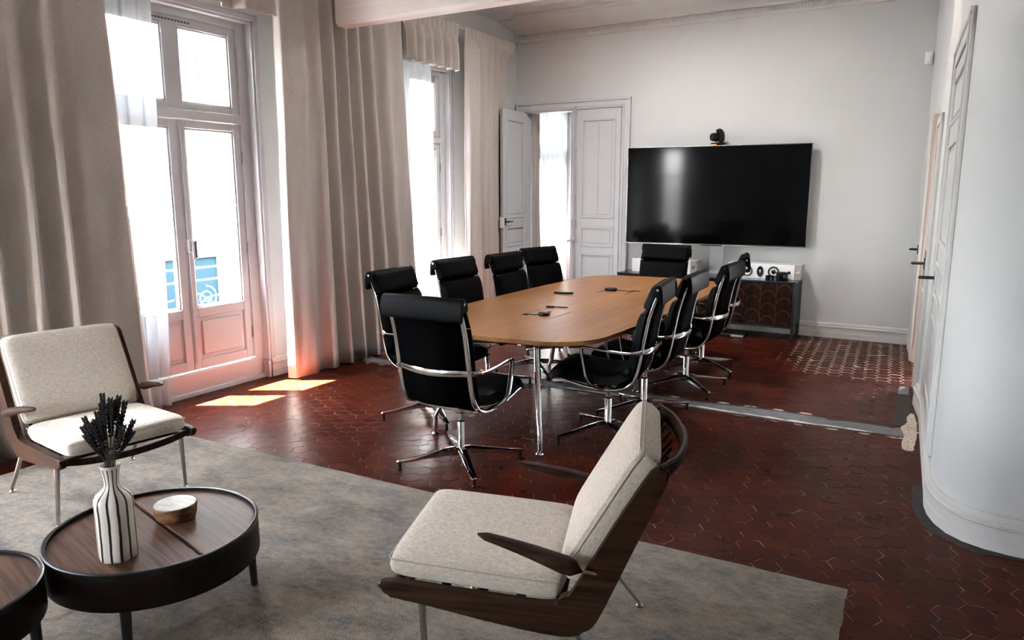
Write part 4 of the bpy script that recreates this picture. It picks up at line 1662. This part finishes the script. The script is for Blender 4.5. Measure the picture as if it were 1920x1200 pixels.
# ================================================================== COFFEE TABLES
def coffee_table(label, x, y, r, zt, zb, legs, group, grain, div=True):
    t = thing('coffee_table', label, 'coffee table', (x, y, RZ), 0, group)
    zt -= RZ; zb -= RZ
    bm = NB()
    lathe(bm, [(r - .03, zb), (r, zb), (r + .002, zb + .01), (r, zt - .012), (r - .012, zt - .012), (r - .02, zb + .05), (r - .03, zb)], 64)
    obj('band', bm, 'walnut_band', t, smooth=True)
    bm = NB()
    lathe(bm, [(r - .013, zt - .02), (r + .001, zt - .02), (r + .002, zt - .003), (r - .003, zt), (r - .010, zt), (r - .013, zt - .003), (r - .013, zt - .02)], 64)
    obj('rim', bm, 'black_rim', t, smooth=True)
    # top: two half discs with a stepped groove between
    ca, sa = math.cos(R(-13.5)), math.sin(R(-13.5))
    off = .035
    for s in (-1, 1):
        pts = []
        rr = r - .013
        g = .006 * s
        n = 40
        lim = (off + g)
        a0 = math.asin(lim / rr)
        if s > 0:
            aa = [a0 + (PI - 2 * a0) * k / n for k in range(n + 1)]
        else:
            aa = [PI - a0 + (PI + 2 * a0) * k / n for k in range(n + 1)]
        for a in aa:
            lx, ly = rr * math.cos(a), rr * math.sin(a)
            pts.append((lx * ca - ly * sa, lx * sa + ly * ca))
        bm = NB(); prism(bm, pts, zt - .034, zt - (.014 if s > 0 else .019), bev=.0015, seg=1)
        obj('top_panel', bm, 'walnut_top', t)
    bm = NB(); lathe(bm, [(0, zt - .05), (r - .02, zt - .05), (r - .02, zt - .036), (0, zt - .036)], 48)
    obj('tray', bm, 'dark_wood', t)
    for a in legs:
        ca2, sa2 = math.cos(R(a)), math.sin(R(a))
        bm = NB()
        rl_ = r - .035
        cyl(bm, (rl_ * ca2, rl_ * sa2, zb + .06), (rl_ * ca2 * 1.03, rl_ * sa2 * 1.03, 0), .020, .0145, n=16)
        obj('leg', bm, 'dark_wood', t, smooth=True)
    return t


coffee_table('larger round walnut coffee table with dark rim, carrying the striped vase', -2.50, 1.59, .373, .36, .222, (61, -52, 176), 'round walnut coffee tables', 0)
coffee_table('smaller round walnut coffee table cut off by the picture edge', -2.66, .945, .283, .362, .225, (48, -70, 165), 'round walnut coffee tables', 0)
CT = .341
t = thing('vase', 'cream bottle vase with hand-painted black vertical stripes', 'vase', (-2.428, 1.398, CT), R(40))
bm = NB()
lathe(bm, [(0, .0), (.054, .0), (.057, .004), (.0575, .03), (.0575, .165), (.056, .178), (.049, .19), (.036, .20), (.027, .208), (.0225, .217), (.0215, .224), (.0235, .245), (.0285, .268), (.0305, .274), (.0295, .277), (.0265, .274), (.0215, .245), (.019, .224), (.02, .21), (.04, .18), (.045, .02), (0, .012)], 48)
for vv in bm.verts:
    vv.co.z *= 1.235; vv.co.x *= 1.1; vv.co.y *= 1.1
for vv in bm.verts:      # softly squared body
    a = math.atan2(vv.co.y, vv.co.x)
    k = 1 + .03 * math.cos(6 * a) * (1 if vv.co.z < .235 else .2)
    vv.co.x *= k; vv.co.y *= k
obj('body', bm, 'vase', t, smooth=True)
t = thing('lavender_bunch', 'bunch of dried dark lavender standing in the striped vase', 'dried flowers', (-2.428, 1.398, CT), 0)
heads = [(-.075, .03, .42), (-.055, -.02, .40), (-.045, .03, .41), (-.03, .0, .425), (-.02, -.03, .415), (-.012, .02, .50), (-.002, -.01, .485), (.008, .03, .47), (.012, -.02, .495), (.02, .0, .505), (.028, .02, .48),
         (.034, -.02, .49), (.045, .0, .505), (.052, .02, .495), (.078, .0, .43), (.06, -.02, .40), (-.035, .02, .38), (-.06, .0, .37), (.03, .03, .44), (-.01, .0, .44), (.0, .03, .43), (.015, .01, .45), (-.022, .0, .46), (.068, .01, .385)]
# lay them out along the camera's right vector so that they fan as in the photograph
rtv = Vector((math.cos(R(30)), math.sin(R(30)), 0)); fwv = Vector((-math.sin(R(30)), math.cos(R(30)), 0))
rnd = random.Random(5)
for (a, b, h) in heads:
    a *= 1.15
    bm = NB()
    top_ = rtv * a + fwv * b + Vector((0, 0, h + .066 + rnd.uniform(-.012, .012)))
    base_ = rtv * a * .16 + fwv * b * .16 + Vector((0, 0, .06))
    neck = rtv * a * .18 + fwv * b * .2 + Vector((0, 0, .328))
    P = cr_spline([base_, neck, neck.lerp(top_, .5) + Vector((0, 0, .01)), top_], 4)
    sweep(bm, P, .0013, n=5, up=(0, 1, 0))
    st = obj('stem', bm, 'lavender_stem', t)
    bm = NB()
    d = (P[-1] - P[-4]).normalized()
    L = rnd.uniform(.08, .12)
    k = 0
    s = 0
    while s < L:
        r = .0062 * (1 - .45 * s / L) + .001
        for q in range(4):
            an = k * .8 + q * PI / 2
            side = d.cross(Vector((0, 1, .1))).normalized()
            u2 = d.cross(side)
            c_ = top_ + d * (-s + .012) + (side * math.cos(an) + u2 * math.sin(an)) * r * .75
            e_ = c_ + d * .007 + (side * math.cos(an) + u2 * math.sin(an)) * .004
            sweep(bm, [c_ - d * .003, c_, e_], [(.0012, .0012), (.0034, .0034), (.001, .001)], n=5, up=(0.3, 1, 0))
        s += .0075 if s < L * .7 else .013
        k += 1
    obj('bloom', bm, 'lavender_bloom', st)
t = thing('wooden_box', 'small round turned wooden box with a pale lid', 'box', (-2.52, 1.695, CT + .005), 0)
bm = NB(); lathe(bm, [(0, 0), (.066, 0), (.073, .007), (.077, .020), (.077, .040), (0, .040)], 40)
obj('body', bm, 'wood_box', t, smooth=True)
bm = NB(); lathe(bm, [(.075, .040), (.0755, .043), (.079, .045), (.079, .057), (.0755, .0615), (.0, .0625)], 40)
obj('lid', bm, 'box_lid', t, smooth=True)
bm = NB(); lathe(bm, [(.0745, .041), (.0797, .0435), (.0797, .056), (.0785, .0595), (.0745, .056)], 40)
obj('lid_rim', bm, 'wood_box', t, smooth=True)

# ================================================================== SIDEBOARD, TV, SPEAKERS
SX0, SX1, SY0, SY1, SZ = -3.34, -1.27, 8.36, 8.79, .655
t = thing('sideboard', 'navy lacquered sideboard with dark wood doors inlaid with copper arches', 'sideboard', (0, 0, 0))
bm = NB(); box(bm, SX0, SX1, SY0 - .01, SY1, SZ - .022, SZ, .003); obj('top', bm, 'navy', t)
bm = NB(); box(bm, SX0 + .025, SX1 - .025, SY0 + .022, SY1 - .005, .15, SZ - .022); obj('carcass', bm, 'navy_side', t)
for x in (SX0, SX1 - .028):
    bm = NB()
    box(bm, x, x + .028, SY0, SY1, .15, SZ - .022, .002)
    box(bm, x, x + .028, SY0, SY0 + .06, 0, .15, .002)
    box(bm, x, x + .028, SY1 - .06, SY1, 0, .15, .002)
    obj('side_panel', bm, 'navy_side', t)
bm = NB(); box(bm, SX0 + .028, SX1 - .028, SY0 + .004, SY0 + .026, .135, .162, .002); obj('bottom_rail', bm, 'navy_side', t)
dw = (SX1 - SX0 - .056) / 4
CW = dw / 3
for d in range(4):
    xa = SX0 + .028 + d * dw
    bm = NB(); box(bm, xa + .0015, xa + dw - .0015, SY0, SY0 + .02, .165, SZ - .026, .001)
    dr = obj('door', bm, 'rosewood', t)
    bm = NB()
    for c_ in range(3):
        idx = d * 3 + c_
        xc = xa + (c_ + .5) * CW
        if c_:
            box(bm, xa + c_ * CW - .0018, xa + c_ * CW + .0018, SY0 - .0016, SY0 + .001, .167, SZ - .03)
        off = 0 if idx % 2 else .07
        for lv in range(5):
            zt_ = SZ - .035 - off - lv * .142
            for rad, hh in ((CW * .46, .075), (CW * .38, .062)):
                P = []
                for k in range(13):
                    a = PI * k / 12
                    zz = zt_ - hh + hh * math.sin(a) - (CW * .46 - rad) * .4
                    P.append((xc + rad * math.cos(a), SY0 - .0008, zz))
                P = [q for q in P if .17 < q[2] < SZ - .03]
                if len(P) > 3:
                    sweep(bm, P, [(.0017, .0017)] * len(P), up=(0, 1, 0), n=4)
    obj('inlay', bm, 'copper_inlay', dr)
# things under and on the sideboard
t = thing('network_box', 'flat black box with a grey edge on the floor under the sideboard', 'device', (-1.95, 8.33, 0))
bm = NB(); box(bm, -.20, .18, -.05, .16, 0, .035, .004); obj('body', bm, 'black_plastic', t)
bm = NB(); box(bm, .03, .17, -.054, -.049, .006, .026, .001); obj('front_plate', bm, 'steel', t)


def speaker(label, x, y):
    t = thing('speaker', label, 'speaker', (x, y, SZ), 0, 'white speakers on the sideboard')
    bm = NB(); box(bm, -.385, .345, -.12, .12, 0, .165, .006, 2)
    cab = obj('cabinet', bm, 'white_gloss', t)
    bm = NB(); prism(bm, [(.345, -.12), (.41, -.085), (.41, .12), (.345, .12)], 0, .165, bev=.003, seg=1)
    cap = obj('end_cap', bm, 'grey_plastic', t)
    MY = Matrix.Rotation(PI / 2, 4, 'X')
    def drv(cx, r, rv, depth, mats):
        for i, (prof, m_, nm) in enumerate(mats):
            bm = NB(); lathe(bm, prof, 28)
            for v_ in bm.verts:
                v_.co = Vector((v_.co.x * r + cx, -.12 - v_.co.z * .02, v_.co.y * rv + .0825))
            obj(nm, bm, m_, cab, smooth=True)
    for cx in (-.165, .125):
        drv(cx, .062, .062, 0, [([(1.0, 0), (1.0, .4), (.92, .5), (.82, .35), (.80, -.1)], 'black_plastic', 'surround'), ([(.82, .3), (.5, -.15), (.42, -.2)], 'cone', 'cone'), ([(.44, -.2), (.40, .1), (.22, .45), (0, .5)], 'black_gloss', 'dust_cap')])
    drv(-.02, .036, .060, 0, [([(1.0, 0), (1.0, .4), (.85, .45), (.5, .1), (0, .05)], 'black_plastic', 'tweeter'), ([(.35, .1), (.3, .3), (0, .35)], 'steel', 'dome')])
    drv(.29, .016, .016, 0, [([(1, 0), (1, .2), (.4, .1), (0, .05)], 'black_gloss', 'port')])
    bm = NB(); lathe(bm, [(.020, .0), (.020, .003), (.015, .003), (.013, -.0), (0, -.0)], 20)
    Mc = Matrix.Translation((.3775, -.1045, .085)) @ Matrix.Rotation(math.atan2(.035, .065), 4, 'Z') @ Matrix.Rotation(PI / 2, 4, 'X')
    for v_ in bm.verts: v_.co = Mc @ v_.co
    obj('dial', bm, 'steel', cap, smooth=True)
    return t


speaker('long white speaker with round black drivers, right of the white post', -1.665, 8.645)
speaker('long white speaker mostly hidden behind the far chair, left of the post', -2.83, 8.645)
t = thing('glass_tumbler', 'small dark glass in front of the right speaker', 'glass', (-1.555, 8.40, SZ))
bm = NB(); lathe(bm, [(0, 0), (.040, 0), (.044, .004), (.046, .055), (.042, .055), (.040, .008), (0, .006)], 24)
obj('body', bm, 'black_gloss', t, smooth=True)
t = thing('black_canister', 'short black canister with lid before the right speaker', 'canister', (-1.43, 8.43, SZ))
bm = NB(); lathe(bm, [(0, 0), (.060, 0), (.062, .004), (.062, .075), (0, .075)], 32); obj('body', bm, 'black_gloss', t, smooth=True)
bm = NB(); lathe(bm, [(.062, .075), (.065, .077), (.065, .092), (.060, .095), (0, .095)], 32); obj('lid', bm, 'black_plastic', t, smooth=True)

# tv, slightly turned
tp0 = Vector((-3.295, 8.50)); tp1 = Vector((-1.245, 8.69))
tv_a = math.atan2(tp1.y - tp0.y, tp1.x - tp0.x)
tw = (tp1 - tp0).length
tm = (tp0 + tp1) / 2
t = thing('television', 'large black flat-screen television on a white post', 'television', (tm.x, tm.y, 0), tv_a)
Z0, Z1 = 1.012, 2.142
bm = NB(); box(bm, -tw / 2, tw / 2, 0.004, .05, Z0, Z1, .004); obj('housing', bm, 'black_plastic', t)
bm = NB(); box(bm, -tw / 2 + .008, tw / 2 - .008, -.002, .005, Z0 + .012, Z1 - .008, .001); obj('screen', bm, 'screen', t)
bm = NB()
for (a, b, c_, d_) in ((-tw / 2 - .004, -tw / 2 + .004, Z0 - .004, Z1 + .004), (tw / 2 - .004, tw / 2 + .004, Z0 - .004, Z1 + .004), (-tw / 2, tw / 2, Z1 - .003, Z1 + .004), (-tw / 2, tw / 2, Z0 - .006, Z0 + .003)):
    box(bm, a, b, -.001, .052, c_, d_)
obj('bezel', bm, 'steel', t)
bm = NB(); box(bm, -.12, .12, -.004, .004, Z0 - .014, Z0 - .002, .003); obj('sensor_bar', bm, 'black_gloss', t)
bm = NB(); box(bm, -.35, .35, .05, .09, 1.35, 1.75, .005); box(bm, -.07, .05, .05, .185, 1.45, 1.65); obj('mount', bm, 'black_metal', t)
t = thing('tv_post', 'white rectangular post under the television behind the sideboard', 'stand', (0, 0, 0))
bm = NB(); box(bm, -2.335, -2.175, 8.795, 8.818, .655, 1.75, .002); obj('cover', bm, 'white_gloss', t)
# conference camera on the tv
t = thing('conference_camera', 'black pan-tilt conference camera with orange light on the television', 'camera', (-2.255, 8.63, Z1 + .004), R(-14))
bm = NB(); lathe(bm, [(0, 0), (.055, 0), (.085, .012), (.090, .022), (.082, .030), (.03, .034), (0, .034)], 32)
for v_ in bm.verts: v_.co.y *= .7
bs = obj('base', bm, 'black_plastic', t, smooth=True)
bm = NB(); box(bm, -.045, .012, -.066, -.056, .003, .011, .002); obj('status_light', bm, 'led_orange', bs)
bm = NB()
P = cr_spline([(.03, .0, .035), (.05, .0, .07), (.045, .0, .13), (.02, .0, .165), (-.01, .0, .16)], 5)
sweep(bm, P, [(.045, .022)] * len(P), up=(1, 0, 0), n=12)
obj('yoke', bm, 'black_plastic', t, smooth=True)
bm = NB()
lathe(bm, [(0, -.05), (.03, -.05), (.048, -.03), (.052, 0), (.048, .03), (.044, .06), (.04, .066), (.034, .06), (0, .055)], 24)
Mc = Matrix.Translation((-.018, -.005, .093)) @ Matrix.Rotation(R(-28), 4, 'Z') @ Matrix.Rotation(R(90), 4, 'X')
for v_ in bm.verts: v_.co = Mc @ v_.co
hd = obj('head', bm, 'black_plastic', t, smooth=True)
bm = NB(); lathe(bm, [(.030, .058), (.030, .064), (.022, .062), (.0, .070)], 20)
for v_ in bm.verts: v_.co = Mc @ v_.co
obj('lens', bm, 'black_gloss', hd, smooth=True)
# motion sensor high on the back wall
t = thing('motion_sensor', 'small white motion sensor high on the back wall by the corner', 'sensor', (-.215, YB, 2.95), R(0))
bm = NB(); box(bm, -.035, .035, -.045, 0, -.06, .065, .012, 3); o = obj('housing', bm, 'white_gloss', t, smooth=True)
bm = NB(); box(bm, -.022, .022, -.052, -.04, -.045, .015, .006, 2); obj('lens', bm, 'white_gloss', o, smooth=True)

# ================================================================== OUTSIDE
bm = NB(); box(bm, -30, XO, -25, 35, -4.2, -4.0)
structure(obj('street', bm, 'street'))
# opposite building
t = thing('building', 'pale rendered building across the street seen through the french window', 'building', (0, 0, 0))
bm = NB(); box(bm, -13, -10.0, -2.0, 24, -4, 4.9); obj('wall', bm, 'facade', t)
bm = NB()
for z in (-1.2, 1.25):
    box(bm, -10.0, -9.93, -2.0, 24, z, z + .08, .01)
box(bm, -10.0, -9.75, -2.0, 24, 4.7, 4.9, .03)
obj('ledge', bm, 'facade', t)
for (y, z, w, h) in ((6.72, -.13, 1.05, .73), (3.0, -.15, .9, 1.0), (11.0, -.15, .9, 1.0), (6.4, 2.2, .9, 1.3), (10.2, 2.2, .9, 1.3), (2.5, 2.2, .9, 1.3)):
    hi = z > 1
    bm = NB()
    box(bm, -10.0, -9.95, y - .06, y, z - .06, z + h + .06, .005); box(bm, -10.0, -9.95, y + w, y + w + .06, z - .06, z + h + .06, .005)
    box(bm, -10.0, -9.95, y, y + w, z + h, z + h + .06, .005); box(bm, -10.02, -9.93, y - .1, y + w + .1, z - .1, z - .03, .005)
    f_ = obj('window', bm, 'facade' if hi else 'blue_paint', t)
    bm = NB(); box(bm, -9.99, -9.975, y, y + w, z, z + h); obj('pane', bm, 'facade_cream' if hi else 'blue_glass', f_)
# neighbouring wing on this side of the street
t = thing('wing_building', 'cream side wing outside, upper right of the french window', 'building', (0, 0, 0))
bm = NB()
pr = [(XO, 2.38), (-5.85, 2.45), (-6.02, 2.72), (-6.04, 3.2), (-6.04, 6.5), (XO, 6.5)]
a = [bm.verts.new((p[0], 4.70, p[1])) for p in pr]; b = [bm.verts.new((p[0], 5.5, p[1])) for p in pr]
bm.faces.new(a); bm.faces.new(b[::-1])
for i in range(6): bm.faces.new((a[i], b[i], b[(i + 1) % 6], a[(i + 1) % 6]))
obj('wall', bm, 'facade_cream', t)
bm = NB()
box(bm, -6.09, -6.05, 4.62, 4.68, 2.84, 3.04, .004)
sweep(bm, [(-6.07, 4.65, 2.86), (-6.06, 4.65, 2.76), (-6.055, 4.66, 2.62)], [(.014, .02)] * 3, up=(0, 1, 0), n=8)
obj('shutter_arm', bm, 'blue_paint', t)


def spiral(bm, c, r0, turns, a0, sgn, r=.010, x=0):
    P = []
    n = int(14 * turns)
    for i in range(n + 1):
        u = i / n
        a = a0 + sgn * 2 * PI * turns * u
        rr = r0 * (1 - .82 * u)
        P.append((x, c[0] + rr * math.cos(a), c[1] + rr * math.sin(a)))
    sweep(bm, P, r, up=(1, 0, 0), n=6)


def balcony(label, y0, y1):
    t = thing('balcony_railing', label, 'railing', (-6.12, 0, 0), 0, 'wrought-iron balcony railings')
    m = (y0 + y1) / 2
    bm = NB()
    for z, r in ((.90, .012), (.78, .011), (.02, .012)):
        cyl(bm, (0, y0, z), (0, y1, z), r, n=8)
    for y in (y0, y1):
        cyl(bm, (0, y, -.02), (0, y, .92), .013, n=8)
        cyl(bm, (0, y, .90), (.48, y, .90), .011, n=8); cyl(bm, (0, y, .78), (.48, y, .78), .010, n=8)
    obj('rail', bm, 'iron', t)
    bm = NB()
    q = (y1 - y0) / 4
    for k in range(4):
        cy = y0 + q * (k + .5)
        sg = 1 if k % 2 == 0 else -1
        spiral(bm, (cy - sg * .06, .60), .12, 1.8, PI / 2, sg, .009)
        spiral(bm, (cy + sg * .05, .30), .15, 2.0, -PI / 2, sg, .010)
        P = cr_spline([(0, cy - q * .5, .68), (0, cy - q * .1, .66), (0, cy + q * .3, .50), (0, cy + q * .45, .2), (0, cy + q * .4, .03)], 5)
        sweep(bm, P, .009, up=(1, 0, 0), n=6)
        P = cr_spline([(0, cy - q * .45, .04), (0, cy - q * .3, .35), (0, cy + q * .05, .58), (0, cy + q * .42, .62)], 5)
        sweep(bm, P, .009, up=(1, 0, 0), n=6)
        for a in range(5):
            an = a * 2 * PI / 5
            lathe(bm, [(0, -.01), (.018, 0), (0, .01)], 6, (0, cy + .035 * math.cos(an), .12 + .035 * math.sin(an)))
    obj('scrollwork', bm, 'iron', t)
    bm = NB(); box(bm, -.08, .48, y0 - .08, y1 + .08, -.22, -.03, .02); obj('slab', bm, 'facade', t)
    return t


balcony('wrought-iron scroll railing outside the nearer french window', 2.75, 4.84)
balcony('wrought-iron scroll railing outside the farther window', 5.65, 7.55)
balcony('wrought-iron scroll railing outside the window of the next room', 8.95, 10.8)


# ================================================================== ADDED FILL LAMP AND WALL SPOT (above the frame)
def added_fill_lamp(label, x, y, watts):  # added unseen fixture, put in to brighten the conference end of the room
    t = thing('added_fill_lamp', label, 'lamp', (x, y, ZC), 0, 'added fill lamps')
    bm = NB(); lathe(bm, [(0, 0), (.27, 0), (.28, -.01), (.28, -.07), (.265, -.075), (.262, -.02), (0, -.02)], 40); obj('housing', bm, 'white_gloss', t, smooth=True)
    bm = NB(); lathe(bm, [(0, -.055), (.262, -.055), (.262, -.05), (0, -.05)], 40); obj('diffuser', bm, 'fill_glow', t)
    l = bpy.data.lights.new('fill_light', 'AREA'); l.shape = 'DISK'; l.size = .5; l.energy = watts; l.color = (1.0, .975, .95); l.spread = R(175)
    o = bpy.data.objects.new('fill_light', l); C.objects.link(o); o.parent = t; o.location = (0, 0, -.08)
    return t


emit('fill_glow', (1, .95, .88, 1), 4.0)
added_fill_lamp('added round fill lamp, unseen, on the ceiling over the conference table', -2.5, 6.8, 62)

# small recessed spot grazing the right-hand wall
t = thing('ceiling_spot', 'small recessed ceiling spot close to the right-hand wall', 'lamp', (-.14, 6.2, ZC))
bm = NB(); lathe(bm, [(.030, .0), (.045, 0), (.045, -.006), (.030, -.004), (.026, .0)], 24); obj('ring', bm, 'white_gloss', t)
l = bpy.data.lights.new('spot_light', 'SPOT'); l.energy = 110; l.spot_size = R(45); l.spot_blend = .6; l.color = (1, .86, .72); l.shadow_soft_size = .02
o = bpy.data.objects.new('spot_light', l); C.objects.link(o); o.parent = t; o.location = (0, 0, -.02); o.rotation_euler = (0, R(4), 0)
